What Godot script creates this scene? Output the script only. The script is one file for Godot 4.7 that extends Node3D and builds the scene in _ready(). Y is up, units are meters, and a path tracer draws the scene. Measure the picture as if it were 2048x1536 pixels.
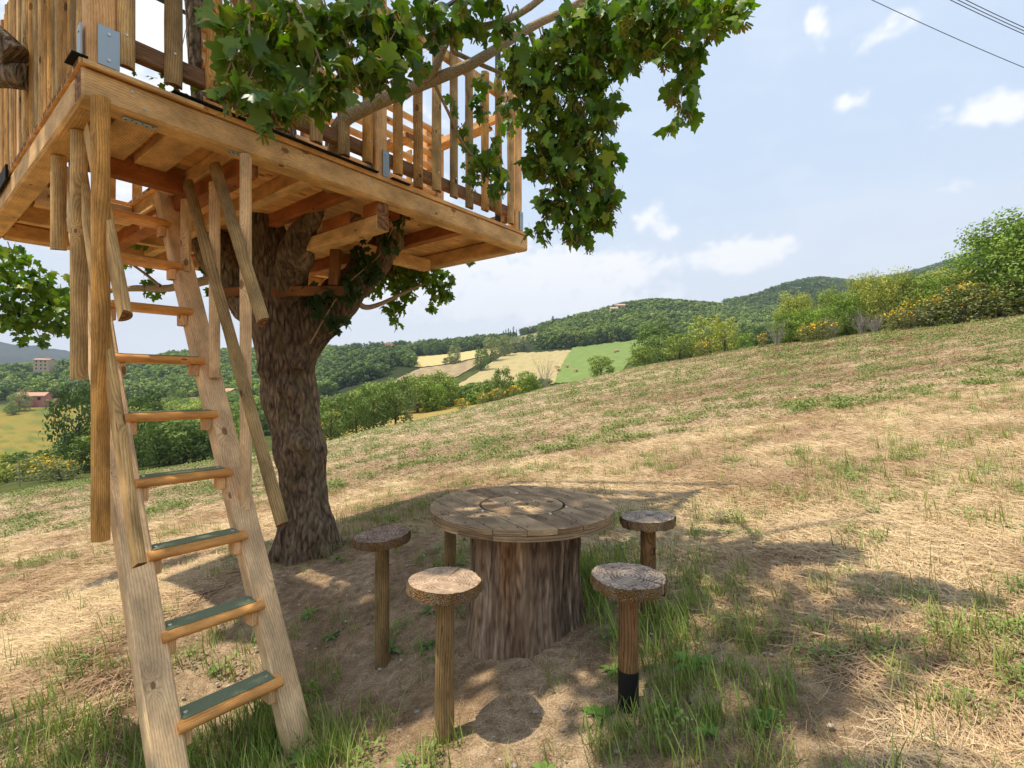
extends Node3D
# A treehouse deck round a maple on a hillside field, a cable-reel table with five log stools below it, a wooded valley behind.
# Site coordinates: x to the right, d metres ahead (world -z), h metres above the datum; the datum lies 1.3 m above world 0.

const DATUM := 1.3
const CORNER := Vector2(-1.647, 1.926)   # near corner of the deck (x, d)
const UU := Vector2(0.62, 0.7846)        # along the long front beam
const VV := Vector2(-0.7846, 0.62)       # along the left side beam
var rng := RandomNumberGenerator.new()
var fine := FastNoiseLite.new()
var broad := FastNoiseLite.new()
var used := {}
var M := {}
var tone := {}
var env := Environment.new()


func S(x: float, d: float, h: float) -> Vector3:
	return Vector3(x, h + DATUM, -d)


func W(u: float, v: float, h: float) -> Vector3:   # deck coordinates to world
	var p := CORNER + UU * u + VV * v
	return S(p.x, p.y, h)


func named(parent: Node, called: String) -> String:
	var key := str(parent.get_instance_id()) + called
	var k: int = used.get(key, 0)
	used[key] = k + 1
	return called if k == 0 else "%s_%03d" % [called, k]


func tag(o: Node, label: String, category := "", group := "", kind := "") -> Node:
	if label:
		o.set_meta("label", label)
	if category:
		o.set_meta("category", category)
	if group:
		o.set_meta("group", group)
	if kind:
		o.set_meta("kind", kind)
	return o


func thing(called: String, label: String, category: String, at := Vector3.ZERO, group := "") -> Node3D:
	var o := Node3D.new()
	o.name = named(self, called)
	add_child(o, true)
	o.position = at
	tag(o, label, category, group)
	return o


func part(parent: Node, called: String, mesh: Mesh, mat, xf := Transform3D.IDENTITY) -> MeshInstance3D:
	var o := MeshInstance3D.new()
	o.name = named(parent, called)
	o.mesh = mesh
	if mat is Array:
		for i in mini(mat.size(), mesh.get_surface_count()):
			o.set_surface_override_material(i, mat[i])
	else:
		for i in mesh.get_surface_count():
			o.set_surface_override_material(i, mat)
	parent.add_child(o, true)
	o.transform = xf
	return o


func stuff(parent: Node, called: String, mesh: Mesh, mat: Material, at: Array, tint: Array, label := "", category := "") -> MultiMeshInstance3D:
	var mm := MultiMesh.new()
	mm.transform_format = MultiMesh.TRANSFORM_3D
	mm.use_colors = tint.size() > 0
	mm.mesh = mesh
	mm.instance_count = at.size()
	for i in at.size():
		mm.set_instance_transform(i, at[i])
		if tint.size():
			mm.set_instance_color(i, tint[i])
	var o := MultiMeshInstance3D.new()
	o.name = named(parent, called)
	o.multimesh = mm
	o.material_override = mat
	parent.add_child(o, true)
	tag(o, label, category, "", "stuff")
	return o


# ---------------------------------------------------------------- mesh building
class MB:
	var v := PackedVector3Array()
	var n := PackedVector3Array()
	var t := PackedVector2Array()
	var c := PackedColorArray()
	var i := PackedInt32Array()
	var tint := Color(1, 1, 1)
	func p(a: Vector3, nn: Vector3, uv := Vector2.ZERO) -> int:
		v.append(a); n.append(nn); t.append(uv); c.append(tint)
		return v.size() - 1
	func tri(a: int, b: int, d: int) -> void:   # winds the face so that it looks along its normals
		if (v[d] - v[a]).cross(v[b] - v[a]).dot(n[a] + n[b] + n[d]) < 0.0:
			i.append(a); i.append(d); i.append(b)
		else:
			i.append(a); i.append(b); i.append(d)
	func quad(a: int, b: int, d: int, e: int) -> void:
		tri(a, b, d); tri(a, d, e)
	func flat(a: Vector3, b: Vector3, d: Vector3, e: Vector3, out: Vector3, ua := Vector2.ZERO, ub := Vector2.ZERO, ud := Vector2.ZERO, ue := Vector2.ZERO) -> void:
		var nn := (d - a).cross(e - b).normalized()
		if nn.dot(out) < 0.0:
			nn = -nn
		var k := p(a, nn, ua); p(b, nn, ub); p(d, nn, ud); p(e, nn, ue)
		quad(k, k + 1, k + 2, k + 3)
	func into(mesh: ArrayMesh) -> ArrayMesh:
		if v.size() == 0:
			return mesh
		var a := []
		a.resize(Mesh.ARRAY_MAX)
		a[Mesh.ARRAY_VERTEX] = v
		a[Mesh.ARRAY_NORMAL] = n
		a[Mesh.ARRAY_TEX_UV] = t
		a[Mesh.ARRAY_COLOR] = c
		a[Mesh.ARRAY_INDEX] = i
		mesh.add_surface_from_arrays(Mesh.PRIMITIVE_TRIANGLES, a)
		return mesh
	func made() -> ArrayMesh:
		return into(ArrayMesh.new())


# a sawn beam along x with chamfered edges; surface 0 the long sides, surface 1 the sawn ends
func beam_mesh(l: float, h: float, w: float, bev := 0.004) -> ArrayMesh:
	var s := MB.new()
	var e := MB.new()
	bev = minf(bev, minf(h, w) * 0.3)
	var off := Vector2(rng.randf(), rng.randf())
	var hy := h / 2
	var hz := w / 2
	var ring := [Vector2(hy - bev, hz), Vector2(hy, hz - bev), Vector2(hy, -hz + bev), Vector2(hy - bev, -hz), Vector2(-hy + bev, -hz), Vector2(-hy, -hz + bev), Vector2(-hy, hz - bev), Vector2(-hy + bev, hz)]
	var xs := [-l / 2, -l / 2 + bev * 0.7, l / 2 - bev * 0.7, l / 2]
	var k := [1.0 - bev * 1.2 / minf(h, w), 1.0, 1.0, 1.0 - bev * 1.2 / minf(h, w)]
	var per := 0.0
	for j in 8:
		var a: Vector2 = ring[j]
		var b: Vector2 = ring[(j + 1) % 8]
		var wide := a.distance_to(b)
		for q in 3:
			s.flat(Vector3(xs[q], a.x * k[q], a.y * k[q]), Vector3(xs[q + 1], a.x * k[q + 1], a.y * k[q + 1]), Vector3(xs[q + 1], b.x * k[q + 1], b.y * k[q + 1]), Vector3(xs[q], b.x * k[q], b.y * k[q]), Vector3(0, a.x + b.x, a.y + b.y),
				off + Vector2(xs[q] / 3.0, per / 0.4), off + Vector2(xs[q + 1] / 3.0, per / 0.4), off + Vector2(xs[q + 1] / 3.0, (per + wide) / 0.4), off + Vector2(xs[q] / 3.0, (per + wide) / 0.4))
		per += wide
	for side in [0, 3]:
		var nn := Vector3(-1 if side == 0 else 1, 0, 0)
		var first := e.v.size()
		for a in ring:
			e.p(Vector3(xs[side], a.x * k[side], a.y * k[side]), nn, Vector2(0.35 + off.x * 0.3, 0.35 + off.y * 0.3) + Vector2(a.y, a.x) * 2.2)
		for j in range(1, 7):
			e.tri(first, first + j, first + j + 1)
	return e.into(s.made())


# a half-round pale along x: flat face at z = 0, round face towards +z
func half_round_mesh(l: float, r: float, deep := 1.0) -> ArrayMesh:
	var s := MB.new()
	var e := MB.new()
	var off := Vector2(rng.randf(), rng.randf())
	var n := 10
	var segs := maxi(2, int(l / 0.12))
	var wob := rng.randf() * 100.0
	for q in segs + 1:
		var x := -l / 2 + l * q / segs
		var rr := r * (1.0 + 0.05 * fine.get_noise_2d(x * 60.0, wob * 9.0))
		var dz := 0.0025 * fine.get_noise_2d(x * 25.0, wob * 17.0)
		for j in n + 1:
			var a := PI * j / n
			s.p(Vector3(x, cos(a) * rr + dz, sin(a) * rr * deep), Vector3(0, cos(a) / deep * 1.0, sin(a)).normalized() if deep != 1.0 else Vector3(0, cos(a), sin(a)), off + Vector2(x / 3.0, a * r / 0.4))
		s.p(Vector3(x, rr + dz, 0), Vector3(0, 0, -1), off + Vector2(x / 3.0, 0.5))
		s.p(Vector3(x, -rr + dz, 0), Vector3(0, 0, -1), off + Vector2(x / 3.0, 0.5 + 2 * r / 0.4))
	var row := n + 3
	for q in segs:
		for j in n:
			var a := q * row + j
			s.quad(a, a + 1, a + row + 1, a + row)
		var b := q * row + n + 1
		s.quad(b, b + 1, b + row + 1, b + row)
	for side in [0, segs]:
		var first := e.v.size()
		for j in n + 1:
			var g: Vector3 = s.v[side * row + j]
			e.p(g, Vector3(-1 if side == 0 else 1, 0, 0), Vector2(0.5, 0.5) + Vector2(g.y, g.z) * 4.0)
		for j in range(1, n):
			e.tri(first, first + j, first + j + 1)
	return e.into(s.made())


# a round post along y from 0 to l
func post_mesh(l: float, r0: float, r1: float, rough := 0.03, sides := 18) -> ArrayMesh:
	var s := MB.new()
	var off := Vector2(rng.randf(), rng.randf())
	var segs := maxi(3, int(l / 0.05))
	var seedy := rng.randf() * 200.0
	for q in segs + 1:
		var f := float(q) / segs
		for j in sides + 1:
			var a := TAU * j / sides
			var r := lerpf(r0, r1, f) * (1.0 + rough * fine.get_noise_3d(cos(a) * 40.0 + seedy, f * l * 30.0, sin(a) * 40.0))
			s.p(Vector3(cos(a) * r, l * f, sin(a) * r), Vector3(cos(a), 0, sin(a)), off + Vector2(f * l / 3.0, a * r0 / 0.4))
	for q in segs:
		for j in sides:
			var k := q * (sides + 1) + j
			s.quad(k, k + 1, k + sides + 2, k + sides + 1)
	for q in [0, segs]:
		var m := s.p(Vector3(0, l * q / segs, 0), Vector3(0, -1 if q == 0 else 1, 0))
		for j in sides + 1:
			s.p(s.v[q * (sides + 1) + j], Vector3(0, -1 if q == 0 else 1, 0))
		for j in sides:
			s.tri(m, m + 1 + j, m + 2 + j)
	return s.made()


# a tapered limb through points, added to a builder
func limb(s: MB, pts: Array, rad: Array, sides := 8, rough := 0.06) -> void:
	var at := []
	var rr := []
	for k in pts.size() - 1:     # Catmull-Rom between the given points
		var p0: Vector3 = pts[maxi(k - 1, 0)]
		var p3: Vector3 = pts[mini(k + 2, pts.size() - 1)]
		var steps := 4
		for q in steps:
			var f := float(q) / steps
			at.append((pts[k] as Vector3).cubic_interpolate(pts[k + 1], p0, p3, f))
			rr.append(lerpf(rad[k], rad[k + 1], f))
	at.append(pts[-1])
	rr.append(rad[-1])
	var first := s.v.size()
	var run := 0.0
	for k in at.size():
		var dir: Vector3 = ((at[mini(k + 1, at.size() - 1)] as Vector3) - (at[maxi(k - 1, 0)] as Vector3)).normalized()
		var side := dir.cross(Vector3(0.31, 0.2, 0.93)).normalized()
		var up := side.cross(dir).normalized()
		if k > 0:
			run += (at[k] as Vector3).distance_to(at[k - 1])
		for j in sides + 1:
			var a := TAU * j / sides
			var o := side * cos(a) + up * sin(a)
			var g: Vector3 = at[k]
			var r: float = rr[k] * (1.0 + rough * fine.get_noise_3d(g.x * 40.0 + cos(a) * 15.0, g.y * 40.0 + sin(a) * 15.0, g.z * 40.0))
			s.p(g + o * r, o, Vector2(a / TAU, run * 2.0))
	for k in at.size() - 1:
		for j in sides:
			var q := first + k * (sides + 1) + j
			s.quad(q, q + 1, q + sides + 2, q + sides + 1)
	var fin: Vector3 = ((at[-1] as Vector3) - (at[-2] as Vector3)).normalized()
	var cap := s.p(at[-1], fin)      # the cut end
	var last := first + (at.size() - 1) * (sides + 1)
	for j in sides + 1:
		s.p(s.v[last + j], fin)
	for j in sides:
		s.tri(cap, cap + 1 + j, cap + 2 + j)


# a transform that lays a mesh made along x from a to b, its +z side turned towards "face"
func along(a: Vector3, b: Vector3, face: Vector3) -> Transform3D:
	var x := (b - a).normalized()
	var y := face.cross(x).normalized()
	var z := x.cross(y)
	return Transform3D(Basis(x, y, z), (a + b) / 2)


func put_beam(parent: Node3D, called: String, a: Vector3, b: Vector3, h: float, w: float, mat, face := Vector3.ZERO, bev := 0.004) -> MeshInstance3D:
	# h across "face", w along it; a and b are world points on the centre line
	var f := face
	if f == Vector3.ZERO:
		f = (b - a).cross(Vector3.UP)
	var xf := along(a, b, f)
	xf.origin -= parent.position
	return part(parent, called, beam_mesh(a.distance_to(b), h, w, bev), mat, xf)


# ---------------------------------------------------------------- materials
func tex(im: Image) -> ImageTexture:
	im.generate_mipmaps()
	return ImageTexture.create_from_image(im)


func mat(color: Color, rough := 0.9, map: Texture2D = null, bump: Texture2D = null, bump_cm := 0.1) -> StandardMaterial3D:
	var m := StandardMaterial3D.new()
	m.albedo_color = color
	m.roughness = rough
	m.metallic_specular = 0.35
	if map:
		m.albedo_texture = map
	if bump:
		m.heightmap_enabled = true
		m.heightmap_texture = bump
		m.heightmap_scale = bump_cm
	return m


func lin(r: float, g: float, b: float) -> Color:   # a real-world base colour
	return Color(r, g, b).linear_to_srgb()


# sawn wood, grain along u: 3 m long, 0.4 m wide
func wood(size: Vector2i, sd: int, early: Color, late: Color, knot: Color, contrast: float, knots: int, stain: float, weather: float) -> Array:
	var n := FastNoiseLite.new()
	n.seed = sd
	n.frequency = 1.0
	n.fractal_octaves = 2
	var f := FastNoiseLite.new()
	f.seed = sd + 7
	f.frequency = 1.0
	f.fractal_octaves = 3
	var r := RandomNumberGenerator.new()
	r.seed = sd
	var kx := []
	var ky := []
	var kr := []
	for k in knots:
		kx.append(r.randf() * 3.0)
		ky.append(0.03 + r.randf() * 0.34)
		kr.append(r.randf_range(0.006, 0.014))
	var out := PackedByteArray()
	out.resize(size.x * size.y * 3)
	var hi := PackedByteArray()
	hi.resize(size.x * size.y)
	var o := 0
	for j in size.y:
		var y := 0.4 * j / size.y
		for i in size.x:
			var a := TAU * i / size.x
			var x := 3.0 * i / size.x
			var ca := cos(a)
			var sa := sin(a)
			var ring := y * 105.0 + 2.6 * n.get_noise_3d(ca * 0.55, sa * 0.55, y * 5.0) + 0.22 * n.get_noise_3d(ca * 2.6, sa * 2.6 + 9.0, y * 14.0)
			var core := 0.0
			for k in knots:
				var dx: float = (x - kx[k]) / 1.7
				var dy: float = y - ky[k]
				if absf(dx) < 0.09 and absf(dy) < 0.06:
					var q: float = sqrt(dx * dx + dy * dy) / kr[k]
					ring += 4.0 * signf(dy) * exp(-q * q * 0.16)
					core = maxf(core, 1.0 - smoothstep(0.75, 1.15, q))
			var ph := ring - floorf(ring)
			var lt := smoothstep(0.35, 0.9, ph) * (1.0 - smoothstep(0.93, 1.0, ph))
			var fib := f.get_noise_3d(ca * 14.0, sa * 14.0, y * 420.0)
			var blot := f.get_noise_3d(ca * 2.2 + 30.0, sa * 2.2, y * 9.0)
			var col := early.lerp(late, clampf(lt * contrast, 0, 1))
			col = col.lerp(knot, core * 0.75)
			var g := (1.0 + 0.16 * fib) * (1.0 + stain * blot)
			if weather > 0.0:
				var crack := smoothstep(0.42, 0.6, f.get_noise_3d(ca * 3.0, sa * 3.0 + 50.0, y * 260.0))
				g *= 1.0 - weather * crack
			out[o] = clampi(int(col.r * g * 255.0), 0, 255)
			out[o + 1] = clampi(int(col.g * g * 255.0), 0, 255)
			out[o + 2] = clampi(int(col.b * (g * 0.98) * 255.0), 0, 255)
			hi[o / 3] = clampi(int(160.0 + 60.0 * fib - 45.0 * lt + (g - 1.0) * 90.0), 0, 255)
			o += 3
	return [tex(Image.create_from_data(size.x, size.y, false, Image.FORMAT_RGB8, out)), tex(Image.create_from_data(size.x, size.y, false, Image.FORMAT_L8, hi))]


# the sawn end of a log: rings round the middle, checks towards it
func end_grain(px: int, sd: int, early: Color, late: Color, rings: float, grey: float) -> ImageTexture:
	var n := FastNoiseLite.new()
	n.seed = sd
	n.frequency = 1.0
	n.fractal_octaves = 3
	var out := PackedByteArray()
	out.resize(px * px * 3)
	var o := 0
	for j in px:
		for i in px:
			var x := (i - px * 0.5) / (px * 0.5)
			var y := (j - px * 0.5) / (px * 0.5)
			var r := sqrt(x * x + y * y)
			var a := atan2(y, x)
			var w := r * rings + 0.9 * n.get_noise_2d(x * 1.6, y * 1.6) * r * 3.0 + 0.25 * n.get_noise_2d(x * 9.0, y * 9.0)
			var ph := w - floorf(w)
			var lt := smoothstep(0.3, 0.85, ph) * (1.0 - smoothstep(0.9, 1.0, ph))
			var col := early.lerp(late, lt * (0.8 + 0.4 * n.get_noise_2d(x * 2.0 + 5.0, y * 2.0)))
			var ray := smoothstep(0.38, 0.55, n.get_noise_2d(cos(a) * 9.0, sin(a) * 9.0 + r * 0.5)) * smoothstep(0.1, 0.5, r)
			var g := 1.0 + 0.14 * n.get_noise_2d(x * 40.0, y * 40.0) + 0.22 * n.get_noise_2d(x * 1.9 + 20.0, y * 1.9) - 0.35 * ray
			var lum := col.get_luminance()
			col = col.lerp(Color(lum, lum, lum * 1.03), grey)
			out[o] = clampi(int(col.r * g * 255.0), 0, 255)
			out[o + 1] = clampi(int(col.g * g * 255.0), 0, 255)
			out[o + 2] = clampi(int(col.b * g * 255.0), 0, 255)
			o += 3
	return tex(Image.create_from_data(px, px, false, Image.FORMAT_RGB8, out))


func seamless(px: int, sd: int, freq: float, oct: int, cell := false) -> PackedByteArray:
	var n := FastNoiseLite.new()
	n.seed = sd
	n.frequency = freq
	if cell:
		n.noise_type = FastNoiseLite.TYPE_CELLULAR
		n.cellular_return_type = FastNoiseLite.RETURN_DISTANCE2_SUB
		n.cellular_jitter = 1.0
		n.fractal_type = FastNoiseLite.FRACTAL_NONE
		n.domain_warp_enabled = true
		n.domain_warp_amplitude = 14.0
		n.domain_warp_frequency = 0.03
	else:
		n.fractal_octaves = oct
	var im := n.get_seamless_image(px, px)
	im.convert(Image.FORMAT_L8)
	return im.get_data()


# bark: plates parted by dark furrows (colour and relief); stretched upright by the triplanar scale
func bark(sd: int, light: Color, dark: Color, moss: Color) -> Array:
	var px := 512
	var a := seamless(px, sd, 0.028, 1, true)
	var rn := FastNoiseLite.new()
	rn.seed = sd + 5
	rn.frequency = 0.016
	rn.fractal_type = FastNoiseLite.FRACTAL_RIDGED
	rn.fractal_octaves = 4
	var ri := rn.get_seamless_image(px, px)
	ri.convert(Image.FORMAT_L8)
	var rd := ri.get_data()
	var b := seamless(px, sd + 3, 0.03, 5)
	var c := seamless(px, sd + 9, 0.006, 3)
	var out := PackedByteArray()
	out.resize(px * px * 3)
	var hi := PackedByteArray()
	hi.resize(px * px)
	for k in px * px:
		var plate := clampf(smoothstep(0.03, 0.45, a[k] / 255.0) * 0.55 + smoothstep(0.95, 0.45, rd[k] / 255.0) * 0.6, 0, 1)
		var g := b[k] / 255.0
		var m := c[k] / 255.0
		var col := dark.lerp(light, clampf(plate * 0.8 + (g - 0.5) * 0.9, 0, 1)).lerp(moss, smoothstep(0.62, 0.8, m) * 0.45)
		out[k * 3] = int(clampf(col.r, 0, 1) * 255.0)
		out[k * 3 + 1] = int(clampf(col.g, 0, 1) * 255.0)
		out[k * 3 + 2] = int(clampf(col.b, 0, 1) * 255.0)
		hi[k] = int(clampf(plate * 0.7 + g * 0.35, 0, 1) * 255.0)
	return [tex(Image.create_from_data(px, px, false, Image.FORMAT_RGB8, out)), tex(Image.create_from_data(px, px, false, Image.FORMAT_L8, hi))]


# litter: broken stalks strewn over earth, as a near-white map that the ground's own colour multiplies
func litter(px: int, sd: int) -> Array:
	var r := RandomNumberGenerator.new()
	r.seed = sd
	var base := seamless(px, sd, 0.02, 5)
	var grit := seamless(px, sd + 1, 0.16, 3)
	var f := PackedFloat32Array()
	f.resize(px * px)
	for k in px * px:
		f[k] = 0.42 + 0.34 * (base[k] / 255.0 - 0.5) + 0.4 * (grit[k] / 255.0 - 0.5)
	for k in 5200:
		var x := r.randf() * px
		var y := r.randf() * px
		var a := r.randf() * TAU
		var l := r.randi_range(12, 46)
		var w := r.randf_range(0.45, 1.05)
		var bend := r.randf_range(-0.012, 0.012)
		for q in l:
			x += cos(a)
			y += sin(a)
			a += bend
			var at := posmod(int(y), px) * px + posmod(int(x), px)
			f[at] = lerpf(f[at], w, 0.75)
	var out := PackedByteArray()
	out.resize(px * px * 3)
	var hi := PackedByteArray()
	hi.resize(px * px)
	for k in px * px:
		var g := clampf(f[k], 0.06, 1.0)
		out[k * 3] = int(pow(g, 0.62) * 255.0)
		out[k * 3 + 1] = int(pow(g, 0.68) * 255.0)
		out[k * 3 + 2] = int(pow(g, 0.78) * 250.0)
		hi[k] = int(g * 255.0)
	return [tex(Image.create_from_data(px, px, false, Image.FORMAT_RGB8, out)), tex(Image.create_from_data(px, px, false, Image.FORMAT_L8, hi))]


func leaf_mat(color: Color, rough: float, glow: Color) -> StandardMaterial3D:
	var m := mat(color, rough)
	m.vertex_color_use_as_albedo = true
	m.cull_mode = BaseMaterial3D.CULL_DISABLED
	m.backlight_enabled = true
	m.backlight = glow
	return m


func make_materials() -> void:
	var pine := wood(Vector2i(1536, 256), 11, Color(0.90, 0.79, 0.645), Color(0.77, 0.63, 0.475), Color(0.50, 0.36, 0.25), 0.7, 9, 0.22, 0.0)
	var pale := wood(Vector2i(1536, 256), 23, Color(0.79, 0.69, 0.53), Color(0.62, 0.51, 0.36), Color(0.40, 0.30, 0.20), 0.75, 12, 0.3, 0.25)
	var grey := wood(Vector2i(1536, 256), 37, Color(0.78, 0.72, 0.63), Color(0.58, 0.52, 0.44), Color(0.38, 0.32, 0.26), 0.9, 7, 0.3, 0.6)
	var cut := end_grain(256, 3, Color(0.66, 0.52, 0.38), Color(0.42, 0.30, 0.2), 6.0, 0.15)
	var ends := mat(Color(0.92, 0.84, 0.78), 0.95, cut)
	var sets := {
		"stile": [Color(1.0, 0.97, 0.93), pine], "old": [Color(0.56, 0.44, 0.33), pine], "beam": [Color(0.95, 0.89, 0.77), pine], "deck": [Color(1.0, 0.90, 0.74), pine], "rung": [Color(1.0, 0.83, 0.60), pine],
		"post": [Color(0.98, 0.89, 0.77), pine], "block": [Color(1.0, 0.93, 0.86), pine],
		"pale": [Color(1.0, 0.95, 0.86), pale], "pale_b": [Color(0.88, 0.77, 0.62), pale], "pale_c": [Color(1.0, 0.87, 0.66), pale], "pale_d": [Color(0.80, 0.77, 0.70), pale],
		"rail": [Color(0.72, 0.60, 0.52), grey], "plank": [Color(0.82, 0.76, 0.69), grey], "plank_b": [Color(0.71, 0.64, 0.57), grey], "plank_c": [Color(0.93, 0.86, 0.77), grey], "leg": [Color(0.72, 0.64, 0.51), grey], "leg_b": [Color(0.68, 0.56, 0.44), grey], "bearer": [Color(0.72, 0.52, 0.36), pine],
	}
	for k in sets:
		M[k] = [mat(sets[k][0], 0.72 if sets[k][1] == pine else 0.85, sets[k][1][0], sets[k][1][1], 0.12 if sets[k][1] == pine else 0.25), ends]
	(M.rung[0] as StandardMaterial3D).roughness = 0.45
	M.felt = mat(lin(0.012, 0.012, 0.013), 0.95)
	M.steel = mat(lin(0.03, 0.033, 0.04), 0.5)
	M.zinc = mat(lin(0.36, 0.42, 0.44), 0.42)
	M.zinc.metallic = 0.75
	M.screw = mat(lin(0.55, 0.55, 0.52), 0.35)
	M.screw.metallic = 0.9
	var grit := seamless(256, 5, 0.3, 2)
	var gr := PackedByteArray()
	gr.resize(256 * 256 * 3)
	for k in 256 * 256:
		var g := 0.35 + 1.1 * (grit[k] / 255.0)
		gr[k * 3] = clampi(int(150 * g), 0, 255)
		gr[k * 3 + 1] = clampi(int(160 * g), 0, 255)
		gr[k * 3 + 2] = clampi(int(130 * g), 0, 255)
	M.mat = mat(Color(0.93, 0.95, 0.92), 0.95, tex(Image.create_from_data(256, 256, false, Image.FORMAT_RGB8, gr)), tex(Image.create_from_data(256, 256, false, Image.FORMAT_L8, grit)), 0.25)
	M.mat.uv1_triplanar = true
	M.mat.uv1_scale = Vector3(5, 5, 5)
	M.black_paint = mat(lin(0.012, 0.011, 0.011), 0.6, null, pale[1], 0.15)
	var b1 := bark(41, Color(0.66, 0.59, 0.505), Color(0.25, 0.205, 0.165), Color(0.52, 0.50, 0.36))
	M.bark = mat(Color(1, 1, 1), 0.95, b1[0], b1[1], 2.6)
	M.bark.vertex_color_use_as_albedo = true
	M.bark.uv1_triplanar = true
	M.bark.uv1_scale = Vector3(2.0, 0.6, 2.0)
	var b2 := bark(59, Color(0.74, 0.67, 0.56), Color(0.50, 0.43, 0.34), Color(0.66, 0.60, 0.36))
	M.twig = mat(Color(1, 1, 1), 0.9, b2[0], b2[1], 0.5)
	M.twig.uv1_triplanar = true
	M.twig.uv1_scale = Vector3(5, 5, 5)
	var b3 := bark(83, Color(0.95, 0.92, 0.88), Color(0.50, 0.45, 0.41), Color(0.85, 0.83, 0.78))
	M.stump = mat(Color(1, 1, 1), 0.93, b3[0], b3[1], 1.2)
	M.stump.uv1_triplanar = true
	M.stump.uv1_scale = Vector3(3.4, 0.5, 3.4)
	M.stump.vertex_color_use_as_albedo = true
	M.flake = mat(Color(1, 1, 1), 0.92, b1[0], b1[1], 0.6)
	M.flake.uv1_triplanar = true
	M.flake.uv1_scale = Vector3(9, 9, 9)
	M.flake.vertex_color_use_as_albedo = true
	M.flake.albedo_color = Color(1, 1, 1)
	var lt := litter(1024, 77)
	M.ground = mat(Color(1, 1, 1), 0.97, lt[0], lt[1], 0.7)
	M.ground.vertex_color_use_as_albedo = true
	M.ground.uv1_triplanar = true
	M.ground.uv1_world_triplanar = true
	M.ground.uv1_scale = Vector3(0.62, 0.62, 0.62)
	M.ground.metallic_specular = 0.2
	M.field = mat(Color(1, 1, 1), 0.97)
	M.field.vertex_color_use_as_albedo = true
	M.blade = leaf_mat(Color(1, 1, 1), 0.6, Color(0.5, 0.62, 0.2))
	M.straw = leaf_mat(Color(1, 1, 1), 0.75, Color(0.22, 0.2, 0.12))
	M.leaf = leaf_mat(Color(1, 1, 1), 0.42, Color(0.78, 0.9, 0.25))
	M.key = leaf_mat(Color(1, 1, 1), 0.6, Color(0.8, 0.85, 0.3))
	M.stone = mat(lin(0.36, 0.33, 0.29), 0.9)
	M.cable = mat(lin(0.06, 0.065, 0.075), 0.6)


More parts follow.
